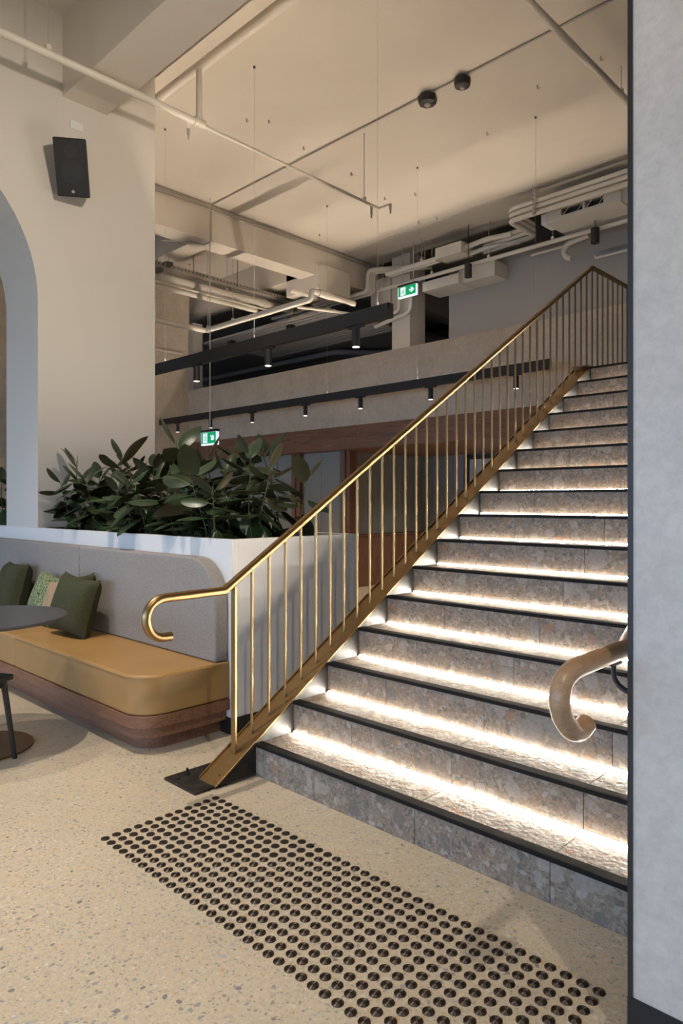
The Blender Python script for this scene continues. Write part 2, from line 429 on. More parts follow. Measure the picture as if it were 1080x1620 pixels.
# beams
struct(MB().box(-3.51, 8, 1.365, 1.79, 5.07, ZC + 0.02).build('beam_front', 'ceiling_paint'), 'deep painted concrete beam crossing above the left wall', 'beam')
struct(MB().box(-6.23, -5.87, -9, 14, 5.26, ZC + 0.02).build('beam_side', 'ceiling_paint'), 'long painted concrete beam beyond the left wall', 'beam')
for i, (ya, yb_, z) in enumerate([(4.75, 5.15, 5.45), (6.75, 7.15, 5.30), (2.6, 3.0, 5.45)]):
    struct(MB().box(-14, -6.2, ya, yb_, z, ZC + 0.02).build('beam_cross', 'ceiling_paint'), ['painted cross beam over the left bay nearest the cable tray', 'painted cross beam over the glazed office front', 'painted cross beam hidden behind the left wall'][i], 'beam')
# plaster return wall at the left of the void
struct(MB().box(-9.66, -9.36, 2.8, YB, 0, ZC).build('wall_back_left', 'render_beige'), 'beige trowelled plaster wall left of the mezzanine opening', 'wall')
struct(MB().box(-9.40, -9.18, YB - 0.02, YB + 0.2, 3.655, 5.0).build('trim_4', 'grey_paint'), 'grey mullion at the left end of the mezzanine opening', 'mullion')
# outer shell (off frame)
struct(MB().box(-14.2, -14, -9, 14, 0, 6.6).build('wall_far_left', 'wall_paint'), 'painted wall at the far left of the room', 'wall')
struct(MB().box(8, 8.2, -9, 14, 0, 6.6).build('wall_far_right', 'wall_paint'), 'painted wall at the far right of the room', 'wall')
struct(MB().box(-14, 8, 14, 14.2, 0, 6.6).build('wall_rear', 'dark_paint'), 'dark wall at the back of the office level', 'wall')
struct(MB().box(-14, 8, -4.8, -4.6, 0, 0.50).box(-14, 8, -4.8, -4.6, 2.2, ZC).build('wall_front', 'wall_paint'), 'painted wall with a long window behind the viewpoint', 'wall')
wf = MB().box(-14, 8, -4.74, -4.66, 0.50, 0.56).box(-14, 8, -4.74, -4.66, 2.14, 2.2)
for i in range(12): wf.box(-14 + 2 * i - 0.03, -14 + 2 * i + 0.03, -4.74, -4.66, 0.56, 2.14)
struct(wf.build('window_1', 'black'), 'long black framed window behind the viewpoint', 'window')
# mezzanine: parapet, walnut fascia, slab
par = struct(MB().box(-9.36, 4.0, YB, YB + 0.16, 2.60, 3.66).build('wall_parapet', 'render_beige'), 'beige trowelled plaster parapet of the mezzanine', 'parapet')
fas = thing('walnut_fascia', 'long walnut veneer fascia below the plaster parapet', 'fascia', (-4, YB, 2.24))
fas['kind'] = 'structure'
xe = [-9.36, -7.8, -6.25, -4.7, -3.15, -1.6, -0.05]
for a, b in zip(xe[:-1], xe[1:]):
    for za, zb in ((2.235, 2.418), (2.420, 2.597)):
        MB().box(a + 0.001, b - 0.001, YB - 0.02, YB + 0.3, za, zb).build('fascia_panel', 'walnut_x', fas)
struct(MB().box(-14, 4.0, YB + 0.02, 14, 2.30, LAND - 0.004).build('floor_upper', 'grey_paint'), 'mezzanine floor slab behind the parapet', 'floor')
struct(MB().box(-0.2, 1.985, 4.742, YB + 0.05, 2.36, LAND - 0.016).build('floor_landing', 'gap'), 'landing slab at the top of the stairs', 'floor')
# corridor wall and office beyond
struct(MB().box(P(710, 500, Y=8.6).x, 8, 8.6, 8.8, LAND, 5.45).build('wall_corridor', 'grey_paint'), 'plain grey wall behind the upper landing', 'wall')
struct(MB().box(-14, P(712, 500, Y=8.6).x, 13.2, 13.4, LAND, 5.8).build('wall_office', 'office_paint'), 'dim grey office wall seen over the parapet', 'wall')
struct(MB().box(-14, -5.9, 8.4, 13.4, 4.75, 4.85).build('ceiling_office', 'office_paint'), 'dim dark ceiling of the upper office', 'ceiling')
cx0, cx1 = P(620, 520, Y=8.2).x, P(648, 520, Y=8.2).x
cyb = P(672, 520, X=cx1).y
struct(MB().box(cx0, cx1, 8.2, cyb, LAND, ZC).build('column_upper', 'ceiling_paint'), 'square painted column behind the parapet under the exit sign', 'column')
# rooms under the mezzanine
XF = P(549, 760, Y=YB + 0.35).x
low = MB().box(-14, XF, YB + 0.30, YB + 0.36, 0, 2.30).build('wall_lower_left', 'panel_grey'); struct(low, 'grey green panelled wall under the walnut fascia', 'wall')
for xa, xb in ((-10.2, -9.0), (-9.0, -7.9), (-7.9, -6.95)):
    MB().box(xa + 0.004, xb - 0.004, YB + 0.285, YB + 0.30, 0.0, 2.24).build('wall_panel', 'panel_grey', low)
xm = P(509, 760, Y=YB + 0.3).x
for xa, xb in ((P(475, 760, Y=YB + 0.3).x, xm), (xm, XF - 0.1)):
    MB().box(xa + 0.004, xb - 0.004, YB + 0.285, YB + 0.30, 0.0, 2.24).build('wall_panel', 'panel_grey', low)
for i, (ua, ub, lab) in enumerate(((462, 474, 'narrow walnut post behind the rubber plants'), (541, 553, 'narrow walnut post behind the brass handrail'))):
    a, b = P(ua, 760, Y=YB + 0.2).x, P(ub, 760, Y=YB + 0.2).x
    struct(MB().box(a, (a + b) / 2 - 0.004, YB + 0.18, YB + 0.36, 0, 2.236).box((a + b) / 2 + 0.004, b, YB + 0.20, YB + 0.36, 0, 2.236).build('trim_%d' % (5 + i), 'walnut_z'), lab, 'post')
sw = MB().box(XF - 0.06, XF, YB + 0.36, 8.9, 0, 2.30).build('wall_lower_side', 'panel_grey'); struct(sw, 'grey green ribbed side wall of the recess under the mezzanine', 'wall')
nb = 26
for i in range(nb):
    y0 = YB + 0.37 + i * (8.87 - YB - 0.37) / nb; y1 = y0 + (8.87 - YB - 0.37) / nb - 0.004
    MB().box(XF, XF + 0.014, y0, y1, 0.86, 2.30).build('wall_batten', 'panel_grey', sw)
YR = 8.9
bw = MB().box(XF, 4, YR, YR + 0.1, 0, 2.30).build('wall_lower_back', 'panel_blue'); struct(bw, 'blue grey panelled wall at the back of the recess', 'wall')
xd = P(742, 760, Y=YR).x
k = 4
for i in range(k):
    a = XF + 0.02 + (xd - 0.12 - XF) * i / k; b = XF + 0.02 + (xd - 0.12 - XF) * (i + 1) / k
    MB().box(a, b - 0.008, YR - 0.012, YR, 0.0, 2.30).build('wall_panel', 'panel_blue', bw)
dr = MB().box(xd + 0.02, xd + 1.4, YR - 0.02, YR, 0, 2.14).build('door_1', 'door_grey'); struct(dr, 'pale grey door leaf in black frame beyond the balusters', 'door')
MB().box(xd - 0.07, xd + 0.02, YR - 0.05, YR + 0.02, 0, 2.22).box(xd - 0.07, xd + 1.5, YR - 0.05, YR + 0.02, 2.14, 2.22).build('door_frame', 'black', dr)
struct(MB().box(XF, 4, YB + 0.3, YR, 2.235, 2.30).build('ceiling_lower', 'walnut_x'), 'walnut lined soffit under the mezzanine', 'ceiling')
wc = thing('walnut_counter', 'low walnut panelled counter behind the balusters', 'counter', (XF + 0.15, 7.6, 0))
n = 9
for i in range(n):
    y0 = YB + 0.4 + (8.88 - YB - 0.4) * i / n; y1 = YB + 0.4 + (8.88 - YB - 0.4) * (i + 1) / n
    MB().box(XF + 0.015, XF + 0.18, y0, y1 - 0.004, 0, 0.83).build('counter_panel', 'walnut_z', wc)
MB().box(XF + 0.015, XF + 0.20, YB + 0.38, 8.88, 0.832, 0.852).build('counter_top', 'walnut_z', wc)

# right-hand wall beside the stairs
wr = MB().box(1.997, 8, 0.42, 0.62, 0.12, ZC).box(1.997, 2.2, 0.62, 8.6, 0, ZC).build('wall_right', 'render_grey')
struct(wr, 'grey trowelled cement wall end at the foot of the stairs', 'wall')
struct(MB().box(1.985, 1.997, 0.415, 8.6, 0, ZC).build('trim_7', 'black'), 'black metal edge trim down the cement wall', 'trim')
struct(MB().box(1.985, 8, 0.413, 0.62, 0, 0.125).build('baseboard_right', 'black_soft'), 'black skirting along the cement wall', 'skirting')

# ------------------------------------------------------------------ staircase
st = thing('staircase', 'grey terrazzo stone staircase with glowing treads and black nosings', 'stairs', (0.95, Y1, 0))
XT = [(XS0, 0.3485), (0.3515, 0.9435), (0.9465, 1.5385), (1.5415, XS1)]
core = [(Y1 + 0.012, 0)]
for k in range(1, 17):
    yk = Y1 + G_ * (k - 1)
    core += [(yk + 0.012, R_ * k - 0.012), (yk + G_ + 0.012, R_ * k - 0.012)]
core[-1] = (4.74, R_ * 16 - 0.012)
core += [(4.74, 2.3), (1.4, 0)]
MB().prism(core, 'x', XS0 + 0.001, XS1).build('core', 'gap', st)
rt = {}; tt = {}
def tile(name, w, dy, dz, matn):
    o = MB().box(0, w, 0, dy, 0, dz).build(name, matn); return o
for (a, b) in XT:
    w = round(b - a, 4)
    if w in rt: continue
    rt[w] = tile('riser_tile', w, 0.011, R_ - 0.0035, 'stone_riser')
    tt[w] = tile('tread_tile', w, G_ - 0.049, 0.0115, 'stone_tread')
used = set()
def place(proto, name, loc):
    if proto.name not in used:
        used.add(proto.name); proto.parent = st; proto.location = Vector(loc) - world_loc(st); return proto
    return inst(name, proto, loc, st)
nos0 = MB().box(XS0 - 0.004, XS1, -0.006, 0.046, -0.016, 0.0025).build('nosing', 'nosing', bevel=0.003)
led0 = MB().box(XS0 + 0.012, XS1, -0.012, -0.002, 0.0, 0.009, 1)
led0.add([(XS0 + 0.013, -0.0123, 0.0012), (XS1, -0.0123, 0.0012), (XS1, -0.0123, 0.0078), (XS0 + 0.013, -0.0123, 0.0078)], [(0, 1, 2, 3)], 0)
led0.add([(XS0 + 0.013, -0.0115, 0.0093), (XS1, -0.0115, 0.0093), (XS1, -0.003, 0.0093), (XS0 + 0.013, -0.003, 0.0093)], [(0, 1, 2, 3)], 2)
led0 = led0.build('led_strip', ['led', 'galv', 'led_soft'])
cap0 = MB().box(XS0 + 0.002, XS0 + 0.012, -0.014, -0.001, 0.0, 0.010).build('led_end_cap', 'copper')
for k in range(1, 17):
    yk = Y1 + G_ * (k - 1); zk = R_ * k; z0 = R_ * (k - 1)
    for (a, b) in XT:
        w = round(b - a, 4)
        place(rt[w], 'riser_tile', (a, yk, z0 + 0.0005))
        place(tt[w], 'tread_tile', (a, yk + 0.047, zk - 0.0115))
    place(nos0, 'nosing', (0, yk, zk))
    if k < 16:
        place(led0, 'led_strip', (0, yk + G_, zk))
        place(cap0, 'led_end_cap', (0, yk + G_, zk))
# landing tiles
yy = Y1 + G_ * 16
for r in range(5):
    for (a, b) in XT:
        if yy + 0.3 * r + 0.296 < YB:
            MB().box(a, b, yy + 0.3 * r, yy + 0.3 * r + 0.297, LAND - 0.0115, LAND).build('landing_tile', 'stone_tread', st)
# steel side plate, upper edge on the nosing line
def zc_(y): return 0.6375 * (y - 0.592)
ye = 4.64
MB().prism([(0.66, 0.013), (0.655, zc_(0.655) - 0.005), (ye, zc_(ye) - 0.005), (ye + 0.05, LAND - 0.01), (ye + 0.05, 2.3), (1.35, 0.0), (0.70, 0.0)], 'x', -0.098, -0.080).build('side_plate', 'steel', st)
MB().prism([(0.60, 0.013), (Y1 + 0.012, 0.013), (Y1 + 0.012, zc_(Y1) - 0.006), (0.615, zc_(0.615) - 0.004)], 'x', -0.101, -0.079).build('foot_gusset', 'dark_steel', st)
bp = MB().box(-0.365, -0.092, 0.497, 0.872, 0.0, 0.013).build('base_plate', 'dark_steel', st, bevel=0.002)
for (x, y) in ((-0.315, 0.60), (-0.30, 0.535)):
    m = MB().lathe([(0.014, 0.013), (0.014, 0.022), (0.007, 0.0225)], (x, y, 0), 6)
    if y > 0.58: m.lathe([(0.006, 0.02), (0.006, 0.045)], (x, y, 0), 8)
    m.build('anchor_bolt', 'dark_steel', bp)

# ------------------------------------------------------------------ brass balustrade
XR = -0.150
bal = thing('brass_balustrade', 'brass balustrade with round handrail and slim balusters left of stairs', 'balustrade', (XR, 0.75, 0))
ky, kz = 0.708, 0.948
SL = 0.6305
ty = 4.875; tz = kz + SL * (ty - ky)
hook = [(XR, 0.368 + 0.030 * s, 0.762) for s in (1.2, 0.6)]
for t in np.linspace(-90, -270, 19):
    hook.append((XR, 0.366 + 0.0915 * math.cos(math.radians(t)), 0.8535 + 0.0915 * math.sin(math.radians(t))))
path = hook + [(XR, 0.5, 0.9465), (XR, ky, kz), (XR, ty, tz), (XR, 6.5, tz)]
MB().tube(path, 0.0215, 20).build('handrail', 'brass', bal, smooth=True, angle=50)
# sloping base rail: a wide flat with a narrow upstand on its far side
def slopebar(x0, x1, ya, yb_, dz0, dz1):
    return MB().prism([(ya, zc_(ya) + dz0), (yb_, zc_(yb_) + dz0), (yb_, zc_(yb_) + dz1), (ya, zc_(ya) + dz1)], 'x', x0, x1)
br = slopebar(-0.222, -0.080, 0.606, 4.655, -0.004, 0.006)
br = br.build('base_rail', 'brass_dull', bal, bevel=0.0015)
slopebar(-0.224, -0.216, 0.606, 4.655, -0.012, 0.016).build('base_rail_flange', 'brass_dull', br)
MB().box(-0.222, -0.080, 4.62, 6.5, LAND - 0.002, LAND + 0.010).build('landing_base_rail', 'brass_dull', bal)
MB().box(-0.167, -0.133, 0.762, 0.776, zc_(0.75) + 0.003, kz + SL * (0.77 - ky) - 0.02).build('newel_post', 'brass', bal, bevel=0.002)
y = 0.883; i = 0
while y < 6.4:
    zb = zc_(y) + 0.004 if y < 4.65 else LAND + 0.008
    zt = kz + SL * (y - ky) - 0.017 if y < ty else tz - 0.017
    MB().cyl((XR, y, zb), (XR, y, zt), 0.0075, 10).build('baluster', 'brass', bal, smooth=True)
    y += 0.1143
for y in (0.655, 1.09, 1.42, 2.0, 2.8, 3.6):
    c = zc_(y) + 0.006
    MB().cyl((-0.115, y, c - 0.002), (-0.115, y, c + 0.003), 0.006, 8).build('screw_head', 'brass_dull', br)

# ------------------------------------------------------------------ oak handrail at right
oak = thing('oak_handrail', 'round oak handrail with hooked end on the right cement wall', 'handrail', (1.905, 0.4, 0.9))
XO = 1.900
def smooth_path(pts, n=6):
    p = [Vector(a) for a in pts]; p = [p[0] * 2 - p[1]] + p + [p[-1] * 2 - p[-2]]; out = []
    for i in range(1, len(p) - 2):
        for k in range(n):
            t = k / n; a, b, c, d = p[i - 1], p[i], p[i + 1], p[i + 2]
            out.append(0.5 * ((2 * b) + (c - a) * t + (2 * a - 5 * b + 4 * c - d) * t * t + (3 * b - a - 3 * c + d) * t ** 3))
    out.append(p[-2]); return out
hk = smooth_path([(XO, 0.362, 0.818), (XO, 0.322, 0.807), (XO, 0.274, 0.822), (XO, 0.232, 0.862), (XO, 0.214, 0.908), (XO, 0.234, 0.950), (XO, 0.290, 0.970), (XO, 0.36, 0.973)])
hk += [(XO, 0.45, 0.9735), (XO, 0.615, 0.974), (XO, 4.7, 0.974 + SL * 4.085), (XO, 5.6, 0.974 + SL * 4.085)]
MB().tube(hk, 0.0258, 20).build('rail', 'oak', oak, smooth=True, angle=50)
for yb_ in (0.53, 1.9, 3.3):
    z0 = 0.973 + (SL * (yb_ - 0.615) if yb_ > 0.615 else 0)
    pth = [(XO, yb_, z0 - 0.026), (XO, yb_, z0 - 0.055)] + [(XO + 0.055 - 0.055 * math.cos(t), yb_, z0 - 0.055 - 0.045 * math.sin(t)) for t in np.linspace(0.2, math.pi / 2, 6)] + [(1.988, yb_, z0 - 0.10)]
    m = MB().tube(pth, 0.0075, 10); m.box(XO - 0.012, XO + 0.012, yb_ - 0.03, yb_ + 0.03, z0 - 0.030, z0 - 0.0235)
    m.cyl((1.980, yb_, z0 - 0.10), (1.987, yb_, z0 - 0.10), 0.028, 16)
    m.build('bracket', 'black', oak, smooth=True)

# ------------------------------------------------------------------ tactile studs
prof = [(0.0178, 0.0), (0.0174, 0.0030), (0.0166, 0.0034), (0.0010, 0.0050)]
stud0 = MB().lathe(prof, (0, 0, 0), 20).build('tactile_stud', 'stud', smooth=True, angle=20)
def ordinal(n):
    small = 'zeroth first second third fourth fifth sixth seventh eighth ninth tenth eleventh twelfth thirteenth fourteenth fifteenth sixteenth seventeenth eighteenth nineteenth'.split()
    if n < 20: return small[n]
    t = {2: ('twentieth', 'twenty'), 3: ('thirtieth', 'thirty')}[n // 10]
    return t[0] if n % 10 == 0 else t[1] + '-' + small[n % 10]
spots = []
for i in range(38):
    for j in range(12):
        d = math.hypot(i * 0.05 - CAM_X, j * 0.05 - CAM_Y)
        pc = np.array([i * 0.05, j * 0.05, 0]) - _C
        dep = float(pc @ _F); v = HORIZON + F_PX * CAM_H / dep
        spots.append((v > 1625, dep, i, j))
spots.sort()
vis = [s for s in spots if not s[0]]
near = sorted(vis, key=lambda s: s[1])[:300]
rest = [s for s in spots if s not in near]
for k, (_, _, i, j) in enumerate(near):
    o = stud0 if k == 0 else stud0.copy()
    if k: COL.objects.link(o)
    o.location = (i * 0.05, j * 0.05, 0.0)
    tag(o, 'dark metal tactile stud, %s row from the stairs, %s from the cement wall' % (ordinal(12 - j), ordinal(38 - i)), 'tactile stud', 'tactile studs on the floor')
m = MB()
for (_, _, i, j) in rest: m.lathe(prof, (i * 0.05, j * 0.05, 0), 16)
o = m.build('tactile_stud_field', 'stud_plain', smooth=True, angle=20)
tag(o, 'far rows of dark tactile studs nearest the base plate', 'tactile studs', None, 'stuff')

# ------------------------------------------------------------------ planter and plants
pl = thing('planter', 'long white planter wall box full of rubber plants', 'planter', (-2.0, 1.7, 0))
m = MB().box(-8.0, PX, PY, PY + 0.05, 0.0, PZ).box(PX - 0.05, PX, PY + 0.05, 2.19, 0, PZ).box(-8.0, PX, 2.19, 2.245, 0, PZ)
m.build('body', 'planter_paint', pl, bevel=0.002)
MB().box(-8.0, PX - 0.05, PY + 0.05, 2.19, 0.9, PZ - 0.035).build('soil', 'soil', pl)
MB().box(-0.9, PX + 0.006, PY - 0.006, PY + 0.02, 0, 0.098).box(PX - 0.02, PX + 0.006, PY, 2.25, 0, 0.098).build('skirting', 'black_soft', pl)

def leaf_mesh(name, L, W, bend, fold, mats, seed):
    rnd = random.Random(seed); nu, nv = 9, 2
    vs, fs, mi = [], [], []
    for i in range(nu + 1):
        t = i / nu
        w = W * (math.sin(math.pi * t ** 0.9) ** 0.60 if 0 < t < 1 else 0.0) * 0.5
        if t > 0.9: w *= 0.85
        x = L * t
        z = bend * L * t * t + 0.0
        for j in range(-nv, nv + 1):
            a = j / nv
            vs.append((x, w * a, z - fold * abs(a) * w * (1.0 if j else 0) + fold * 0.3 * w + 0.02 * W * math.sin(7 * t + seed) * abs(a)))
    c = 2 * nv + 1
    for i in range(nu):
        for j in range(2 * nv):
            fs.append((i * c + j, (i + 1) * c + j, (i + 1) * c + j + 1, i * c + j + 1)); mi.append(0)
    # thickness: lower face
    o = len(vs)
    vs2 = [(x, y_, z - 0.0012) for x, y_, z in vs]
    fs2 = [tuple(q + o for q in f[::-1]) for f in fs]
    vs += vs2; fs += fs2; mi += [1] * len(fs2)
    # midrib
    o = len(vs)
    for i in range(nu + 1):
        t = i / nu; z = bend * L * t * t + fold * 0.3 * W * 0.5 * (math.sin(math.pi * t ** 0.9) ** 0.60 if 0 < t < 1 else 0)
        rw = 0.0022 * (1 - 0.7 * t)
        vs += [(L * t, -rw, z + 0.0004), (L * t, rw, z + 0.0004), (L * t, 0, z + 0.0016)]
    for i in range(nu):
        a = o + i * 3
        fs += [(a, a + 3, a + 5, a + 2), (a + 2, a + 5, a + 4, a + 1)]; mi += [2, 2]
    # petiole
    me = bpy.data.meshes.new(name); me.from_pydata(vs, [], fs)
    for x in mats: me.materials.append(M[x])
    me.polygons.foreach_set('material_index', mi); me.polygons.foreach_set('use_smooth', [True] * len(fs)); me.update()
    return me
LEAF = [leaf_mesh('leaf', 0.21, 0.112, -0.22, 0.25, ['leaf_green', 'leaf_brown', 'leaf_rib'], 1),
        leaf_mesh('leaf', 0.20, 0.108, -0.10, 0.35, ['leaf_green', 'leaf_brown', 'leaf_rib'], 2),
        leaf_mesh('leaf', 0.23, 0.115, -0.34, 0.20, ['leaf_green', 'leaf_brown', 'leaf_rib'], 3),
        leaf_mesh('leaf', 0.175, 0.098, -0.02, 0.30, ['leaf_green', 'leaf_brown', 'leaf_rib'], 4)]
rng = random.Random(11)
def rubber_plant(x, y, h, label, group=None, lean=(0, 0), nl=None, size=1.0, droop=0.0):
    z0 = PZ - 0.035
    t = thing('rubber_plant', label, 'plant', (x, y, z0), group=group)
    pts = [Vector((lean[0] * s ** 1.5 * h + 0.012 * math.sin(5 * s + x * 9), lean[1] * s ** 1.5 * h + 0.012 * math.cos(4 * s + y * 9), s * h)) for s in np.linspace(0, 1, 7)]
    MB().tube(pts, 0.0065, 7, r_end=0.0035).build('stem', 'stem', t, smooth=True, local=True)
    top = pts[-1]
    MB().tube([top, top + Vector((0.002, 0, 0.03)), top + Vector((0.004, 0.002, 0.055))], 0.0035, 6, r_end=0.0006).build('sprout', 'sprout', t, smooth=True, local=True)
    n_l = nl or int(9 + h * 16)
    a0 = rng.random() * 6.28
    for i in range(n_l):
        s = 0.14 + 0.86 * ((i + 0.5) / n_l) ** 0.85
        k = s * 6; q = min(5, int(k)); p = pts[q].lerp(pts[q + 1], k - q)
        az = a0 + i * 2.399 + rng.uniform(-0.35, 0.35)
        el = -0.60 + 1.15 * s ** 2.0 + rng.uniform(-0.45, 0.45) - droop
        if i >= n_l - 2: el = rng.uniform(0.75, 1.25)
        sc = size * rng.uniform(0.82, 1.12) * (0.88 if s > 0.93 else 1.0)
        d = Vector((math.cos(az) * math.cos(el), math.sin(az) * math.cos(el), math.sin(el)))
        base = p + d * 0.028
        # keep the leaves out of the wall behind
        lo = bpy.data.objects.new('leaf', LEAF[rng.randrange(4)]); COL.objects.link(lo); lo.parent = t
        lo.location = base; lo.scale = (sc, sc, sc)
        if x - 0.02 > XW and x + base.x + d.x * 0.19 * sc < XW + 0.02: az = -az + math.pi if False else math.pi - az
        if x < XW - 0.7 and x + base.x + d.x * 0.19 * sc > XW - 0.76: az = math.pi - az
        if x + base.x + d.x * .19 * sc > -0.62 and x < -0.75 and False: az = math.pi - az
        rot = Matrix.Rotation(az, 4, 'Z') @ Matrix.Rotation(-el, 4, 'Y') @ Matrix.Rotation(rng.uniform(-0.8, 0.8), 4, 'X')
        lo.rotation_euler = rot.to_euler()
        d2 = Vector((math.cos(az) * math.cos(el), math.sin(az) * math.cos(el), math.sin(el)))
        tip = Vector((x, y, z0)) + p + d2 * 0.25 * sc
        if tip.z < PZ + 0.03 and (tip.y < PY + 0.06 or tip.x > PX - 0.06):
            el = 0.15; rot = Matrix.Rotation(az, 4, 'Z') @ Matrix.Rotation(-el, 4, 'Y'); lo.rotation_euler = rot.to_euler()
            d2 = Vector((math.cos(az) * math.cos(el), math.sin(az) * math.cos(el), math.sin(el)))
        lo.location = p + d2 * 0.030
        MB().tube([p, p + d2 * 0.034], 0.0024, 5).build('petiole', 'sprout', t, local=True)
    return t
ORD = 'first second third fourth fifth sixth seventh eighth ninth tenth eleventh twelfth'.split()
ROWN = ('front', 'middle', 'back')
GG = 'rubber plants massed in the planter'
spec = []
rr = random.Random(5)
for row, yy_ in enumerate((1.31, 1.56, 1.86)):
    nx = 9
    for i in range(nx):
        x = -3.30 + (2.25) * i / (nx - 1) + (0.12 if row == 1 else 0) + rr.uniform(-0.06, 0.06)
        y_ = yy_ + rr.uniform(-0.05, 0.05)
        h = (0.38, 0.50, 0.55)[row] * rr.uniform(0.85, 1.15)
        if x > -1.5: h *= 1.0
        spec.append((x, y_, h, 'dark green rubber plant, %s from the wall in the %s row of the planter' % (ORD[i], ROWN[row])))
for (x, y_, h, lab) in spec:
    rubber_plant(x, y_, h, lab, GG, (rr.uniform(-0.25, 0.25), rr.uniform(-0.25, 0.1)))
rubber_plant(-3.28, 1.42, 0.62, 'rubber plant by the arch wall with a tall upright leaf', None, (0.15, -0.1), 9, 1.05)
rubber_plant(-2.72, 1.50, 0.62, 'rubber plant with bluish upright leaf in front of the wall edge', None, (0.1, 0.0), 12, 1.15)
rubber_plant(-1.50, 1.40, 0.66, 'tallest rubber plant with big raised leaf left of the handrail', None, (-0.05, -0.12), 13, 1.25)
rubber_plant(-1.22, 1.33, 0.42, 'rubber plant with large broad leaves leaning over planter front', None, (0.10, -0.30), 13, 1.25, 0.1)
rubber_plant(-1.08, 1.62, 0.58, 'rubber plant with pale green sprout next to the handrail', None, (0.05, -0.1), 13, 1.15)
rubber_plant(-0.82, 1.80, 0.42, 'sparse rubber plant at the right end of the planter', None, (0.15, 0.05), 8, 1.0)
rubber_plant(-4.55, 1.45, 0.52, 'rubber plant glimpsed beyond the arch, nearest the jamb', None, (-0.1, 0), 12, 1.1)
rubber_plant(-4.95, 1.35, 0.45, 'rubber plant glimpsed beyond the arch, at the picture edge', None, (0.1, 0), 12, 1.1)

# ------------------------------------------------------------------ banquette
bq = thing('banquette', 'tan leather banquette with grey fabric back and walnut plinth', 'bench seat', (-2.0, 0.85, 0))
def rplan(x0, x1, y0, y1, r, seg=10):
    # plan outline with the front right corner rounded
    c = (x1 - r, y0 + r)
    return [(x0, y0)] + [(c[0] + r * math.sin(t), c[1] - r * math.cos(t)) for t in np.linspace(0, math.pi / 2, seg)] + [(x1, y1), (x0, y1)]
XQ = -0.690
def cushion(x0, x1, y0, y1, z0, z1, r, name, matn, bev=0.012):
    o = MB().prism(rplan(x0, x1, y0, y1, r), 'z', z0, z1).build(name, matn, bq, smooth=True, bevel=bev, angle=40, seg=3); return o
XSEAM = -2.44
sc0 = cushion(XSEAM + 0.003, XQ, 0.545, PY - 0.002, 0.215, 0.438, 0.17, 'seat_cushion', 'leather', 0.014)
cushion(-6.2, XSEAM - 0.003, 0.545, PY - 0.002, 0.215, 0.438, 0.015, 'seat_cushion', 'leather', 0.014)
# welt line along the seat edge
wp = [(x, y_, 0.424) for x, y_ in rplan(XSEAM + 0.01, XQ + 0.001, 0.544, PY - 0.12, 0.17)[:-1]]
MB().tube(wp, 0.0028, 6).build('seat_piping', 'leather', sc0, smooth=True)
for z0, z1, ins in ((0.148, 0.214, -0.004), (0.080, 0.147, 0.034), (0.0, 0.079, 0.090)):
    MB().prism(rplan(-6.2, XQ - ins, 0.545 + ins, PY - 0.002, 0.17 - ins * 0.3), 'z', z0, z1).build('plinth_band', 'walnut_x', bq, smooth=True, angle=40, bevel=0.002)
XBK = -2.485
def backpanel(x0, x1, zt, r):
    c = (x1 - r, zt - r)
    poly = [(x0, 0.44)] + [(x1, 0.44)] + [(c[0] + r * math.cos(t), c[1] + r * math.sin(t)) for t in np.linspace(0, math.pi / 2, 12)] + [(x0, zt)]
    return MB().prism(poly, 'y', 1.045, PY - 0.004)
backpanel(XBK + 0.003, -0.705, 1.052, 0.265).build('back_panel', 'fabric', bq, smooth=True, bevel=0.012, angle=40, seg=3)
backpanel(-6.2, XBK - 0.003, 1.052, 0.01).build('back_panel', 'fabric', bq, smooth=True, bevel=0.012, angle=40, seg=3)

# cushions
def pillow(name, label, matn, loc, w, h, t, rot):
    n = 18; vs = []; fs = []
    for side in (1, -1):
        for i in range(n + 1):
            for j in range(n + 1):
                u = 2 * i / n - 1; v = 2 * j / n - 1
                pinch = 1 - 0.09 * (1 - abs(u) ** 3) * abs(v) ** 2; pinch2 = 1 - 0.09 * (1 - abs(v) ** 3) * abs(u) ** 2
                th = max(0.0, (1 - u ** 4) * (1 - v ** 4)) ** 0.55
                wr_ = 0.006 * math.sin(9 * u + 4 * v) * th * (1 if side > 0 else -1)
                vs.append((u * w / 2 * pinch2, -side * th * t / 2 + wr_, v * h / 2 * pinch))
    c = n + 1
    for s in range(2):
        o = s * c * c
        for i in range(n):
            for j in range(n):
                f = (o + i * c + j, o + (i + 1) * c + j, o + (i + 1) * c + j + 1, o + i * c + j + 1)
                fs.append(f if s == 0 else f[::-1])
    m = MB(); m.add(vs, fs)
    ob = m.build(name, matn, smooth=True, angle=80)
    ob.location = loc; ob.rotation_euler = rot
    tag(ob, label, 'cushion'); return ob
pillow('throw_cushion', 'dark olive green cushion standing on the tan seat beside the table', 'green_wool', (-2.16, 0.86, 0.655), 0.47, 0.43, 0.19, (math.radians(-14), math.radians(5), math.radians(6)))
pillow('throw_cushion', 'dark olive green cushion peeking behind the front green one', 'green_wool', (-2.32, 0.95, 0.655), 0.40, 0.40, 0.13, (math.radians(-12), math.radians(-9), math.radians(8)))
pillow('throw_cushion', 'plain beige linen cushion between the green ones', 'beige_linen', (-2.56, 0.91, 0.615), 0.36, 0.36, 0.12, (math.radians(-14), 0, math.radians(5)))
pillow('throw_cushion', 'speckled green textured cushion behind the round table', 'sequin_green', (-2.78, 0.92, 0.630), 0.40, 0.40, 0.15, (math.radians(-16), math.radians(8), math.radians(4)))
pillow('throw_cushion', 'dark olive green cushion at the left picture edge', 'green_wool', (-3.42, 0.90, 0.665), 0.44, 0.44, 0.2, (math.radians(-14), 0, math.radians(0)))

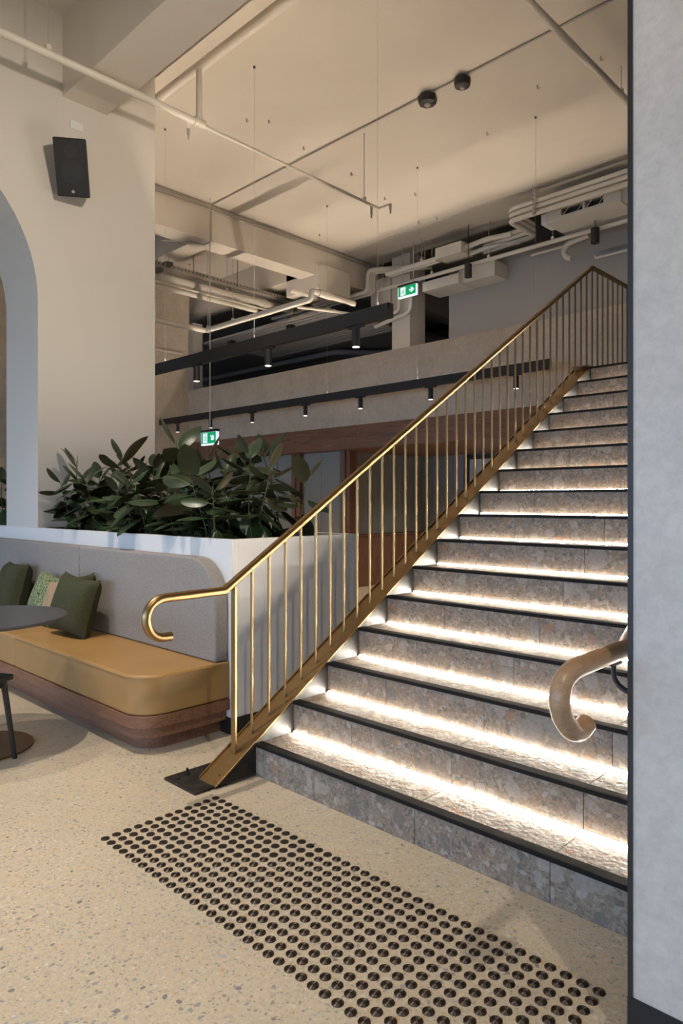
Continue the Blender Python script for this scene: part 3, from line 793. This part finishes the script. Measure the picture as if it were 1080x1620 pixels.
# table and chair
TX, TY = -1.50, 0.015
tb = thing('round_table', 'round black cafe table with bronze disc base by the banquette', 'table', (TX, TY, 0))
MB().lathe([(0.44, 0.722), (0.452, 0.726), (0.455, 0.738), (0.452, 0.742)], (TX, TY, 0), 64).build('table_top', 'table_black', tb, smooth=True, angle=40)
MB().lathe([(0.033, 0.012), (0.033, 0.722)], (TX, TY, 0), 24).build('stem', 'black', tb, smooth=True, angle=40)
MB().lathe([(0.272, 0.0), (0.275, 0.004), (0.272, 0.011), (0.05, 0.013)], (TX, TY, 0), 64).build('base', 'bronze', tb, smooth=True, angle=40)
ch = thing('dining_chair', 'black chair with tapered round legs at the left edge', 'chair', (-1.278, -0.192, 0), (0, 0, math.radians(30)))
# local +Y faces the table; front left corner is the one seen
MB().prism([(-0.205, 0.2), (0.205, 0.2), (0.20, -0.2), (-0.20, -0.2)], 'z', 0.432, 0.462).build('seat', 'black', ch, local=True, bevel=0.008)
for sx in (-1, 1):
    for sy in (-1, 1):
        MB().cyl((sx * 0.165, sy * 0.165, 0.435), (sx * 0.205, sy * 0.205, 0.0), 0.0165, 14, r2=0.0125).build('leg', 'black', ch, local=True, smooth=True)
MB().box(-0.165, 0.165, -0.17, -0.15, 0.395, 0.432).box(-0.165, 0.165, 0.15, 0.17, 0.395, 0.432).box(-0.17, -0.15, -0.165, 0.165, 0.395, 0.432).box(0.15, 0.17, -0.165, 0.165, 0.395, 0.432).build('apron', 'black', ch, local=True)
bk = MB(); n = 8
for i in range(n + 1):
    a = -1 + 2 * i / n; yb_ = -0.205 + 0.03 * a * a
    bk.v += [(a * 0.2, yb_, 0.62), (a * 0.2, yb_ - 0.03, 0.80), (a * 0.2, yb_ - 0.045, 0.80), (a * 0.2, yb_ - 0.015, 0.62)]
for i in range(n):
    for j in range(4): bk.f.append((i * 4 + j, i * 4 + (j + 1) % 4, (i + 1) * 4 + (j + 1) % 4, (i + 1) * 4 + j)); bk.mi.append(0)
bk.f += [(3, 2, 1, 0), (n * 4, n * 4 + 1, n * 4 + 2, n * 4 + 3)]; bk.mi += [0, 0]
bk.build('backrest', 'black', ch, local=True)
for sx in (-1, 1): MB().cyl((sx * 0.18, -0.185, 0.44), (sx * 0.185, -0.20, 0.66), 0.011, 10).build('back_post', 'black', ch, local=True, smooth=True)

# ------------------------------------------------------------------ wall speaker and cover plate
sp = thing('wall_speaker', 'black wall speaker tilted down on the left wall', 'speaker', (XW, 1.36, 4.36))
piv = thing_rot = Euler((0, math.radians(12), math.radians(-18)))
Rm = (Matrix.Rotation(math.radians(-36), 4, 'Z') @ Matrix.Rotation(math.radians(25), 4, 'Y')).to_3x3()
def sp_build(m, name, mt, **kw):
    m.v = [tuple(Rm @ Vector(v) + Vector((0.20, 0.02, 0.0))) for v in m.v]
    return m.build(name, mt, kw.pop('par', sp), local=True, **kw)
sp_build(MB().prism([(-0.11, -0.10), (0.11, -0.14), (0.11, 0.14), (-0.11, 0.10)], 'z', -0.235, 0.235), 'cabinet', 'black', bevel=0.012)
gr = sp_build(MB().box(0.108, 0.118, -0.136, 0.136, -0.228, 0.228), 'grille', 'black_soft', bevel=0.01)
b0 = MB().cyl((0.117, -0.0, -0.19), (0.121, 0.0, -0.19), 0.013, 18)
sp_build(b0, 'badge', 'galv', smooth=True, par=gr)
for (yy_, zz, r) in ((0.0, -0.03, 0.095), (0.0, 0.13, 0.055)):
    sp_build(MB().cyl((0.1175, yy_, zz), (0.1195, yy_, zz), r, 28), 'driver', 'black', smooth=True, par=gr)
for yy_ in (-0.085, 0.085): sp_build(MB().cyl((0.1175, yy_, -0.19), (0.1195, yy_, -0.19), 0.026, 20), 'port', 'black_soft', smooth=True, par=gr)
MB().box(0.0, 0.02, -0.05, 0.05, -0.08, 0.08).cyl((0.01, 0, 0), (0.13, 0.02, 0), 0.02, 12).build('bracket', 'black', sp, local=True)
tag(MB().box(XW, XW + 0.010, 1.432, 1.554, 4.813, 4.889).build('cover_plate', 'planter_paint', bevel=0.003), 'small blank white cover plate above the wall speaker', 'wall plate')

# ------------------------------------------------------------------ suspended tracks and spotlights
def track(name, label, y, x0, x1, z0, z1, wires):
    t = thing(name, label, 'track light', ((x0 + x1) / 2, y, z0))
    MB().box(x0, x1, y - 0.03, y + 0.03, z0, z1 - 0.044).box(x0, x1, y - 0.03, y - 0.022, z1 - 0.044, z1).box(x0, x1, y + 0.022, y + 0.03, z1 - 0.044, z1).box(x0, x0 + 0.006, y - 0.03, y + 0.03, z1 - 0.044, z1).box(x1 - 0.006, x1, y - 0.03, y + 0.03, z1 - 0.044, z1).build('profile', 'black', t)
    MB().box(x0 + 1.6, x1 - 0.02, y - 0.0025, y + 0.0025, z1 - 0.0435, z1 - 0.041).build('indirect_strip', 'uplight', t)
    for x in wires:
        MB().cyl((x, y, z1 - 0.002), (x, y, ZC), 0.0016, 5).build('suspension_wire', 'cable', t)
        MB().cyl((x, y, z1), (x, y, z1 + 0.035), 0.006, 8).build('wire_gripper', 'cable', t)
        MB().cyl((x, y, ZC - 0.02), (x, y, ZC), 0.012, 8).build('ceiling_anchor', 'wire_dark', t)
    return t
YU, YL = 3.035, 5.86
track('suspended_track', 'nearer black suspended track with the three larger spotlights', YU, -8.2, P(618, 487, Y=YU).x, 2.925, 3.045, [P(402, 500, Y=YU).x, P(597, 480, Y=YU).x, P(261, 500, Y=YU).x, -6.8])
track('suspended_track', 'farther black suspended track in front of the plaster parapet', YL, -9.3, P(870, 572, Y=YL).x, 2.895, 3.005, [P(660, 600, Y=YL).x, P(517, 600, Y=YL).x, P(847, 570, Y=YL).x, P(300, 600, Y=YL).x])
def spot_head(label, x, y, ztop, r, ln, group, power, ang=75):
    t = thing('spotlight', label, 'spotlight', (x, y, ztop), group=group)
    MB().box(x - 0.09, x + 0.09, y - 0.018, y + 0.018, ztop - 0.018, ztop).build('adapter', 'black', t)
    bd = MB().lathe([(r * 0.93, -0.018 - ln), (r, -0.018 - ln), (r, -0.024), (r * 0.5, -0.018)], (x, y, ztop), 24).build('body', 'black', t, smooth=True, angle=40)
    MB().lathe([(r * 0.86, -0.020 - ln), (r * 0.86, -0.019 - ln)], (x, y, ztop), 24).build('lens', 'lens', bd)
    spot_lamp('spotlight_lamp', (x, y, ztop - 0.03 - ln), (x, y, 0), power, ang, 0.6)
UP = ['first large spotlight from the left on the nearer track', 'middle large spotlight on the nearer track', 'rightmost large spotlight on the nearer track']
for u, lab in zip((311, 424, 563), UP):
    x = P(u, 560, Y=YU).x; spot_head(lab, x, YU, 2.925, 0.036, 0.165, 'large spotlights on the nearer track', 60)
LO = ['first small spotlight from the left on the farther track', 'second small spotlight from the left on the farther track', 'third small spotlight from the left on the farther track', 'fourth small spotlight from the left on the farther track', 'fifth small spotlight from the left on the farther track', 'sixth small spotlight, just left of the brass handrail', 'rightmost small spotlight seen between the balusters']
for u, lab in zip((281, 333, 399, 483, 570, 681, 816), LO):
    x = P(u, 640, Y=YL).x; spot_head(lab, x, YL, 2.895, 0.032, 0.155, 'small spotlights on the farther track', 8 if u < 300 else 55, 80)

# ------------------------------------------------------------------ ceiling services
def arc_path(pts, r=0.08, n=5):
    """round the corners of a polyline"""
    p = [Vector(a) for a in pts]; out = [p[0]]
    for i in range(1, len(p) - 1):
        a = (p[i - 1] - p[i]); b = (p[i + 1] - p[i]); rr_ = min(r, a.length * 0.45, b.length * 0.45)
        a = p[i] + a.normalized() * rr_; b = p[i] + b.normalized() * rr_
        for k in range(n + 1):
            t = k / n; out.append(a * (1 - t) ** 2 + p[i] * 2 * t * (1 - t) + b * t * t)
    out.append(p[-1]); return out
def pipe(label, pts, r, cat='pipe', mt='pipe_paint', hang=(), name='ceiling_pipe', bend=0.08, group=None, collars=(), top=ZC, seg=14):
    t = thing(name, label, cat, tuple(pts[0]), group=group)
    MB().tube(arc_path(pts, bend), r, seg).build('pipe_run', mt, t, smooth=True, angle=50)
    for h in hang:
        h = Vector(h)
        MB().cyl((h.x, h.y, h.z), (h.x, h.y, top), 0.005, 6).build('hanger_rod', 'cable', t)
        MB().box(h.x - 0.02, h.x + 0.02, h.y - 0.02, h.y + 0.02, h.z + r * 0.8, h.z + r + 0.035).build('clamp', mt, t, bevel=0.004) if r > 0.012 else None
    for (a, b, rc) in collars:
        MB().cyl(a, b, rc, 14).build('collar', mt, t, smooth=True)
    return t
def sprinkler(t, p, up=0.05):
    p = Vector(p)
    MB().cyl(p + Vector((0, 0, up)), p, 0.018, 12, r2=0.015).cyl(p, p + Vector((0, 0, -0.035)), 0.012, 10, r2=0.008).cyl(p + Vector((0, 0, -0.04)), p + Vector((0, 0, -0.044)), 0.016, 12).build('sprinkler_head', 'galv', t, smooth=True)

XP = -2.9
t = pipe('white sprinkler pipe running out above the left wall and speaker', [(XP, -4, 5.01), (XP, 2.42, 5.01)], 0.033, hang=[(XP, 0.98, 5.01)], collars=[((XP, 2.36, 5.01), (XP, 2.47, 5.01), 0.043)], top=ZC)
MB().tube([(XP, 2.42, 5.0), (XP, 2.42, 5.53)], 0.029, 14).build('riser', 'pipe_paint', t, smooth=True)
MB().tube([(XP, 2.3, 5.0), (XP - 0.12, 2.38, 5.0)], 0.02, 10).build('branch', 'pipe_paint', t, smooth=True); sprinkler(t, (XP - 0.12, 2.38, 4.93), 0.08)
t = pipe('thin white sprinkler pipe crossing under the main ceiling', [(XP, 2.45, 5.0), (XP, 5.02, 4.98), (XP + 0.16, 5.02, 4.98)], 0.017, bend=0.02, hang=[(XP, 4.75, 4.985)])
sprinkler(t, (XP - 0.02, 4.9, 4.88), 0.1); sprinkler(t, (XP + 0.17, 5.03, 4.92), 0.07)
pipe('fat white pipe tucked along the back of the front beam', [(-5.5, 2.44, 5.56), (3.5, 2.44, 5.56)], 0.05, hang=[(-1.2, 2.44, 5.56)])
pipe('slim white conduit beside the fat pipe along the front beam', [(-5.5, 2.12, 5.70), (3.5, 2.12, 5.70)], 0.012, mt='galv')
Yc = 4.63
pipe('thin conduit with smoke detectors crossing the main ceiling', [(-5.852, Yc, 5.787), (4.0, Yc, 5.787)], 0.010, cat='conduit', mt='galv', seg=8)
pipe('thin conduit running down the long side beam', [(-5.857, Yc, 5.78), (-5.857, Yc, 5.25), (-6.05, Yc, 5.25), (-6.10, 4.35, 5.25), (-6.35, 4.1, 5.25)], 0.010, cat='conduit', mt='galv', bend=0.02, seg=8)
pipe('upper of two conduits along the top of the side beam', [(-5.855, 0.0, 5.775), (-5.855, 8.3, 5.775)], 0.012, cat='conduit', mt='galv', seg=8)
pipe('lower of two conduits along the top of the side beam', [(-5.855, 0.0, 5.715), (-5.855, 8.3, 5.715)], 0.012, cat='conduit', mt='galv', seg=8)
t = pipe('white pipe at upper right beside the cement wall', [(-0.18, 2.5, 5.5), (-0.18, 5.9, 5.5)], 0.033, hang=[(-0.18, 5.62, 5.5)])
sprinkler(t, (-0.17, 5.86, 5.42), 0.08)
def detector(label, x, y, r, sq):
    t = thing('smoke_detector', label, 'detector', (x, y, ZC - 0.11))
    seg = 8 if sq else 24
    MB().lathe([(r * 0.55, -0.10), (r * 0.92, -0.085), (r, -0.05), (r, -0.015), (r * 0.8, 0.0)], (x, y, ZC - 0.012), seg).build('housing', 'black', t, smooth=not sq)
    MB().lathe([(r * 0.25, -0.112), (r * 0.35, -0.10)], (x, y, ZC - 0.012), 12).build('sensor_eye', 'galv', t, smooth=True)
detector('black octagonal detector on the ceiling conduit', P(673, 155, Z=5.75).x, Yc + 0.02, 0.105, True)
detector('black round detector on the ceiling conduit', P(728, 127, Z=5.75).x, Yc + 0.02, 0.085, False)
# tiny leftover ceiling fixings
for (u, v, wh) in ((390, 188, 'just left of the nearer wire anchor'), (555, 273, 'below the conduit in mid ceiling'), (608, 312, 'at the end of the thin sprinkler pipe'), (656, 305, 'right of the thin sprinkler pipe end'), (662, 350, 'close to the ceiling edge, left one'), (690, 343, 'close to the ceiling edge, right one'), (770, 209, 'below the round black detector'), (850, 135, 'right of the round black detector'), (950, 90, 'beside the upper right pipe'), (480, 232, 'just left of the conduit crossing'), (425, 190, 'just right of the nearer wire anchor'), (505, 370, 'above the long side beam')):
    p = P(u, v, Z=ZC)
    tag(MB().cyl((p.x, p.y, ZC - 0.035), (p.x, p.y, ZC), 0.009, 8).cyl((p.x, p.y, ZC - 0.04), (p.x + 0.03, p.y, ZC - 0.04), 0.005, 6).build('ceiling_fixing', 'galv'), 'tiny metal ceiling fixing ' + wh, 'fixing', 'leftover ceiling fixings')

# corridor services, right
def boxthing(name, label, cat, x0, x1, y0, y1, z0, z1, mt='pipe_paint', bevel=0.004):
    o = MB().box(x0, x1, y0, y1, z0, z1).build(name, mt, bevel=bevel); tag(o, label, cat); return o
Yf = 7.55
a, b = P(863.5, 356, Y=Yf), P(981.7, 317, Y=Yf); tp = P(981.7, 298, Y=Yf).z + 0.10
fc = thing('fan_coil_unit', 'long ceiling fan coil unit with open grille slots at right', 'air conditioner', (a.x, Yf, a.z))
yd = P(891, 374, Z=a.z).y
zb = (a.z + b.z) / 2
g0, g1, g2, g3 = [P(u, 330, Y=Yf).x for u in (887, 921, 924.5, 954)]
gz0, gz1 = zb + 0.055, zb + 0.16
m = MB().box(a.x, b.x + 0.0, Yf, yd, zb, gz0).box(a.x, b.x, Yf, yd, gz1, tp).box(a.x, g0, Yf, yd, gz0, gz1).box(g1, g2, Yf, yd, gz0, gz1).box(g3, b.x, Yf, yd, gz0, gz1)
m.build('casing', 'pipe_paint', fc)
MB().box(g0, g3, Yf + 0.10, Yf + 0.12, gz0, gz1).build('slot_interior', 'duct_dark', fc)
for (p, q) in ((g0, g1), (g2, g3)):
    w = (q - p) / 3
    for i in range(3):
        MB().cyl((p + w * i, Yf + 0.03, gz0), (p + w * (i + 1), Yf + 0.03, gz1) if i % 2 == 0 else (p + w * (i + 1), Yf + 0.03, gz0 + 0.01), 0.008, 6).build('grille_blade', 'pipe_paint', fc)
pz = P(861.5, 345, Y=Yf + 0.1); MB().box(a.x - 0.10, a.x, Yf + 0.05, Yf + 0.35, zb + 0.03, zb + 0.17).build('side_box', 'planter_paint', fc)
MB().box(b.x, b.x + 0.6, Yf + 0.05, yd, zb + 0.02, tp - 0.02).build('rear_section', 'pipe_paint', fc)
# three insulated pipes
Yp = 7.40
for i, (v0, v1, du, ve) in enumerate(((268, 334.5, 0, 372), (278, 342.5, 0, 377), (289.5, 351, 0, 382))):
    pa, pb = P(994, v0, Y=Yp), P(805, v1, Y=Yp)
    z = (pa.z + pb.z) / 2
    z = min(z, ZC - 0.06)
    xb = pb.x
    e = Vector((xb, 8.15, z - 0.0))
    f = Vector((xb - 0.9, 8.15, z - 0.02))
    pipe('insulated pipe %s of the three bent around the fan coil unit' % ('topmost', 'middle', 'lowest')[i], [(2.0, Yp, z), (xb, Yp, z), tuple(e), tuple(f)], 0.036, group='insulated pipes', bend=0.10, seg=16)
for (u, v, l) in ((845, 318, 'slotted steel bracket carrying the three insulated pipes'),):
    p = P(u, v, Y=Yp - 0.05)
    t = thing('slotted_channel', l, 'bracket', (p.x, Yp - 0.06, p.z))
    zt, zb2 = P(u, 299, Y=Yp - 0.06).z, P(u, 340, Y=Yp - 0.06).z
    chn = MB().box(p.x - 0.022, p.x + 0.022, Yp - 0.07, Yp - 0.05, zb2, min(zt, ZC)).build('channel', 'galv', t)
    for k in range(6):
        zz = zb2 + (zt - zb2) * (k + 0.5) / 6
        MB().box(p.x - 0.007, p.x + 0.007, Yp - 0.072, Yp - 0.0695, zz - 0.014, zz + 0.014).build('slot', 'wire_dark', chn)
# square box, lower duct, sprinkler main
Yx = 7.8
a, b = P(688, 410, Y=Yx), P(729, 398, Y=Yx); tz_ = P(688, 393, Y=Yx).z
yb2 = P(748, 404, X=b.x).y
boxthing('duct_box', 'small square white duct box left of the fan coil unit', 'duct', a.x, b.x, Yx, yb2, (a.z + b.z) / 2, tz_)
pipe('twin insulated pipe feeding the square duct box, upper', [(b.x, Yx + 0.14, a.z + 0.10), (b.x + 0.35, Yx + 0.16, a.z + 0.14), (b.x + 0.75, 8.05, a.z + 0.14)], 0.04, bend=0.1)
pipe('twin insulated pipe feeding the square duct box, lower', [(b.x, Yx + 0.28, a.z + 0.04), (b.x + 0.35, Yx + 0.30, a.z + 0.06), (b.x + 0.8, 8.2, a.z + 0.05)], 0.04, bend=0.1)
Ym = 8.0
zm = 5.187
pipe('long sprinkler main running along the upper corridor', [(P(598, 461, Y=Ym).x, Ym, zm), (2.0, Ym, zm)], 0.031, hang=[(P(u, 430, Y=Ym).x, Ym, zm) for u in (606, 683, 773, 874)])
a, b = P(668, 463, Y=Ym + .1), P(725, 446, Y=Ym + .1)
boxthing('duct_box', 'low rectangular duct behind the exit sign', 'duct', a.x, b.x, Ym + .1, 8.59, (a.z + b.z) / 2, P(668, 447, Y=Ym + .1).z)
a, b = P(725, 441, Y=8.2), P(782, 418, Y=8.2)
boxthing('duct_box', 'duct section behind the left black downlight', 'duct', a.x, b.x, 8.2, 8.59, 5.0, 5.25)
for u, lab in ((746, 'black cylinder downlight nearer the exit sign'), (946, 'black cylinder downlight nearer the cement wall')):
    x = P(u, 430, Y=Ym).x
    t = thing('cylinder_downlight', lab, 'downlight', (x, Ym - 0.1, 4.955))
    MB().lathe([(0.052, 0.0), (0.058, 0.0), (0.058, 0.205), (0.05, 0.21)], (x, Ym - 0.1, 4.955), 24).build('body', 'black', t, smooth=True, angle=40)
    MB().cyl((x, Ym - 0.1, 5.16), (x, Ym - 0.1, ZC - 0.012), 0.006, 8).build('stem', 'black', t)
    pass
pipe('thin painted pipe low on the corridor wall, right', [(P(942, 405, Y=8.5).x, 8.5, 5.0), (P(942, 405, Y=8.5).x, 8.5, P(942, 408, Y=8.5).z), (0.3, 8.5, P(942, 408, Y=8.5).z)], 0.02, bend=0.03)
pipe('thin painted pipe low on the corridor wall, left', [(P(840, 405, Y=8.5).x, 8.5, P(840, 404, Y=8.5).z), (P(905, 388, Y=8.5).x, 8.5, P(840, 404, Y=8.5).z)], 0.02)
q = P(905, 395, Y=8.3)
pipe('curled flexible duct below the fan coil unit', [(q.x + 0.25, 8.3, q.z + 0.15)] + [(q.x + 0.0 + 0.13 * math.cos(t), 8.3, q.z + 0.12 * math.sin(t)) for t in np.linspace(1.4, 4.6, 9)], 0.04, bend=0.02)
# bundle with the step-down elbow, middle
for i in range(4):
    dy = 0.055 * i
    y0 = 7.75 + dy
    xa = P(581, 425, Y=7.75).x
    z1 = P(581, 428, Y=7.75).z; z2 = P(578, 462, Y=7.75).z
    pipe('stepped insulated pipe beside the exit sign, %s of four' % ('front', 'second', 'third', 'rear')[i], [(xa + 0.9, y0 + 0.5, z1), (xa + 0.02, y0, z1), (xa, y0, z2), (xa - 2.6, y0, z2)], 0.036 if i == 0 else 0.026, bend=0.09, group='stepped insulated pipes')
for i in range(2):
    z = P(650, 420, Y=7.8).z
    pipe('straight insulated pipe left of the square duct box, %s' % ('front', 'rear')[i], [(P(608, 434, Y=7.8).x, 7.85 + .08 * i, z - .0), (P(688, 406, Y=7.8).x, 7.85 + .08 * i, z)], 0.042, group='straight insulated pipes', hang=[(P(664, 420, Y=7.8).x, 7.85 + .08 * i, z)])
a = P(642, 495, Y=8.3)
pipe('bent drain pipe under the exit sign, front', [(a.x - 0.6, 8.1, a.z - 0.05), (a.x, 8.1, a.z), (a.x, 8.1, a.z + 0.45)], 0.035, bend=0.08)
pipe('bent drain pipe under the exit sign, rear', [(a.x - 0.6, 8.15, a.z - 0.17), (a.x + 0.22, 8.15, a.z - 0.05), (a.x + 0.24, 8.15, a.z + 0.5)], 0.038, bend=0.12)
boxthing('duct_box', 'beige duct behind the stepped pipes', 'duct', max(-5.86, P(568, 470, Y=8.15).x), P(616, 470, Y=8.15).x, 8.16, 8.7, P(580, 502, Y=8.15).z, P(580, 447, Y=8.15).z)

# services in the left bay
XL = -7.2
tr = thing('cable_tray', 'perforated cable tray above the large left pipe', 'cable tray', (XL, 5, 5.16))
try_ = MB().box(XL - 0.15, XL + 0.15, 3.0, 8.2, 5.15, 5.156).box(XL + 0.146, XL + 0.15, 3.0, 8.2, 5.15, 5.21).box(XL - 0.15, XL - 0.146, 3.0, 8.2, 5.15, 5.21).build('tray', 'galv', tr)
for i in range(60):
    yy_ = 3.9 + i * 0.07
    MB().box(XL + 0.1501, XL + 0.152, yy_, yy_ + 0.03, 5.17, 5.19).build('tray_slot', 'wire_dark', try_)
for yy_ in (5.1, 6.0, 7.1): MB().cyl((XL + 0.17, yy_, 5.14), (XL + 0.17, yy_, ZC), 0.006, 6).build('hanger_rod', 'wire_dark', tr)
pipe('large white pipe below the cable tray', [(XL, 2.5, 5.03), (XL, 6.75, 5.03), (XL - 0.0, 7.4, 5.03)], 0.062, hang=[(XL, 5.9, 5.03)], collars=[((XL, 6.70, 5.03), (XL, 6.78, 5.03), 0.075)])
pipe('medium white pipe below the large left one', [(XL, 2.5, 4.865), (XL, 6.55, 4.865)], 0.045)
pipe('thin white pipe alongside the medium left one', [(XL + 0.12, 2.5, 4.90), (XL + 0.12, 6.9, 4.88)], 0.016)
zf = 4.31
cy_ = 5.47
e1 = P(492, 470, Y=cy_)
pipe('white pipe turning a corner beside the plaster wall', [(XL, 2.5, zf), (XL, cy_, zf), (e1.x, cy_, zf), (e1.x, cy_, zf + 0.13), (e1.x, cy_ + 0.9, zf + 0.12)], 0.042, bend=0.06, hang=[(XL + 0.05, cy_, zf), (XL + 0.75, cy_, zf)], collars=[((e1.x, cy_ + 0.15, zf + 0.13), (e1.x, cy_ + 0.42, zf + 0.125), 0.055)], top=5.8)
pipe('thin straight pipe behind the nearer track', [tuple(P(470, 486, Y=6.2)), tuple(P(560, 497, X=P(470, 486, Y=6.2).x + 0.6))], 0.022)
pipe('white pipe under the ribbed ceiling, behind the nearer track', [tuple(P(250, 545, Y=6.9)), (P(500, 502, Y=6.9).x, 6.9, P(250, 545, Y=6.9).z), (P(500, 502, Y=6.9).x, 6.3, P(250, 545, Y=6.9).z)], 0.045, bend=0.06)
pipe('short painted pipe stub on the plaster wall', [(-9.3, 4.9, 4.36), (-9.3, 6.35, 4.36)], 0.03)
t = pipe('short sprinkler branch above the cable tray', [(-7.9, 4.3, 5.42), (-7.9, 5.3, 5.42), (-7.9, 5.3, 5.2)], 0.03, bend=0.04, hang=[(-7.9, 4.9, 5.42)])
for (u, v, lab) in ((266, 418, 'black detector hanging above the cable tray'), (249, 427, 'black detector at the edge of the left wall')):
    p = P(u, v, X=-6.9)
    t = thing('smoke_detector', lab, 'detector', tuple(p))
    MB().lathe([(0.05, -0.04), (0.075, -0.02), (0.08, 0.02), (0.05, 0.03)], tuple(p), 20).build('housing', 'wire_dark', t, smooth=True)
    MB().cyl((p.x, p.y, p.z + 0.02), (p.x, p.y, 5.26), 0.008, 8).build('stem', 'galv', t)
# drop box at the far end of the side beam
a = P(497, 433, X=-5.82); b = P(540, 452, X=-5.82)
boxthing('beam_box', 'boxed duct wrapped under the far end of the side beam', 'duct', -6.6, -5.80, 6.75, 7.55, 5.02, 5.45, 'ceiling_paint')
# ribbed ceiling over the office front
rc = thing('ribbed_ceiling', 'ribbed dark ceiling panel above the office glazing', 'ceiling panel', (-8, 7.5, 4.6))
for i in range(16):
    yy_ = YB + 0.25 + i * 0.12
    MB().box(-9.3, -5.6, yy_, yy_ + 0.085, 4.62, 4.66).build('slat', 'grey_paint', rc)
# office details
for i, (y0, z) in enumerate(((9.2, 4.62), (10.4, 4.6), (11.5, 4.55))):
    pipe('dim pipe under the office ceiling, %s row' % ('front', 'middle', 'rear')[i], [(-13, y0, z), (-7.8, y0, z), (-7.2, y0 + 0.8, z), (-6.2, y0 + 0.9, z)], 0.06, mt='office_paint', bend=0.2)
for (u, v, lab) in ((364, 539, 'small black loudspeaker under the ribbed ceiling, left'), (457, 511, 'small black loudspeaker under the ribbed ceiling, right')):
    p = P(u, v, Y=7.0)
    boxthing('ceiling_speaker', lab, 'speaker', p.x - 0.06, p.x + 0.06, 6.98, 7.1, p.z - 0.10, p.z + 0.10, 'black')
tag(MB().box(P(326, 600, Y=12.9).x, P(349, 600, Y=12.9).x, 12.95, 13.0, LAND, 4.6).build('office_partition', 'wall_paint'), 'pale partition panel deep in the dim office', 'partition')

# ------------------------------------------------------------------ exit signs
def exit_sign(label, c, w, h, yaw=0.0, flip=False, rod_top=None, thick=0.035):
    t = thing('exit_sign', label, 'exit sign', tuple(c), (0, 0, yaw))
    lp = MB().box(-w / 2, w / 2, -thick / 2, thick / 2, -h / 2, h / 2).build('light_panel', 'exit_white', t, local=True, bevel=0.006)
    MB().box(-w / 2 - 0.004, w / 2 + 0.004, -thick / 2 - 0.006, thick / 2 + 0.006, h / 2, h / 2 + 0.035).build('housing', 'black', t, local=True, bevel=0.004)
    yf = -thick / 2 - 0.0005
    gw, gh = w * 0.94, h * 0.86
    z0 = 0.01
    def plate(poly, name, mt, d):
        MB().prism([(x, z) for x, z in poly], 'y', yf - d, yf).build(name, mt, lp, local=True)
    plate([(-gw / 2, z0 - gh / 2), (gw / 2, z0 - gh / 2), (gw / 2, z0 + gh / 2), (-gw / 2, z0 + gh / 2)], 'green_field', 'exit_green', 0.0008)
    s = gh
    ox = -gw * 0.23
    plate([(ox - .33 * s, z0 - .42 * s), (ox + .33 * s, z0 - .42 * s), (ox + .33 * s, z0 + .42 * s), (ox - .33 * s, z0 + .42 * s)], 'doorway', 'exit_white', 0.0014)
    man = [[(.02, .10), (.12, .12), (.10, -.06), (.0, -.08)], [(.0, -.06), (.09, -.08), (.22, -.22), (.20, -.38), (.13, -.38), (.14, -.25)], [(.0, -.06), (.08, -.10), (-.06, -.24), (-.24, -.26), (-.24, -.20), (-.09, -.18)],
           [(.03, .10), (.10, .06), (-.12, .0), (-.20, -.08), (-.23, -.04), (-.15, .06)], [(.09, .11), (.12, .06), (.26, .0), (.28, .05)]]
    for pg in man: plate([(ox + x * s, z0 + z * s) for x, z in pg], 'running_figure', 'exit_green', 0.0020)
    plate([(ox + (.10 + .065 * math.cos(a)) * s, z0 + (.22 + .065 * math.sin(a)) * s) for a in np.linspace(0, 6.28, 13)[:-1]], 'figure_head', 'exit_green', 0.0020)
    ax = gw * 0.26
    ar = [(-.32, .07), (.02, .07), (-.14, .25), (.06, .25), (.33, 0), (.06, -.25), (-.14, -.25), (.02, -.07), (-.32, -.07)]
    if flip:
        an = math.radians(-38)
        ar = [(x * math.cos(an) - z * math.sin(an), x * math.sin(an) + z * math.cos(an)) for x, z in ar]
    plate([(ax + x * s, z0 + z * s) for x, z in ar], 'arrow', 'exit_white', 0.0014)
    if rod_top:
        for x in ((0,) if flip else (-w * 0.3, w * 0.3)):
            MB().cyl((x, 0, h / 2 + 0.03), (x, 0, rod_top - c[2]), 0.008, 8).build('drop_rod', 'cable', t, local=True)
c = P(645, 461, Y=7.85); exit_sign('lit green exit sign with running figure above the upper column', (c.x, c.y, c.z), 0.40, 0.19, 0, False, ZC - 0.012, 0.05)
c = P(332, 694, Y=4.5); exit_sign('lit green exit sign half hidden behind the rubber plants', (c.x, c.y, c.z), 0.38, 0.19, 0, True, ZC, 0.05)
c = P(358, 596, Y=11.5)
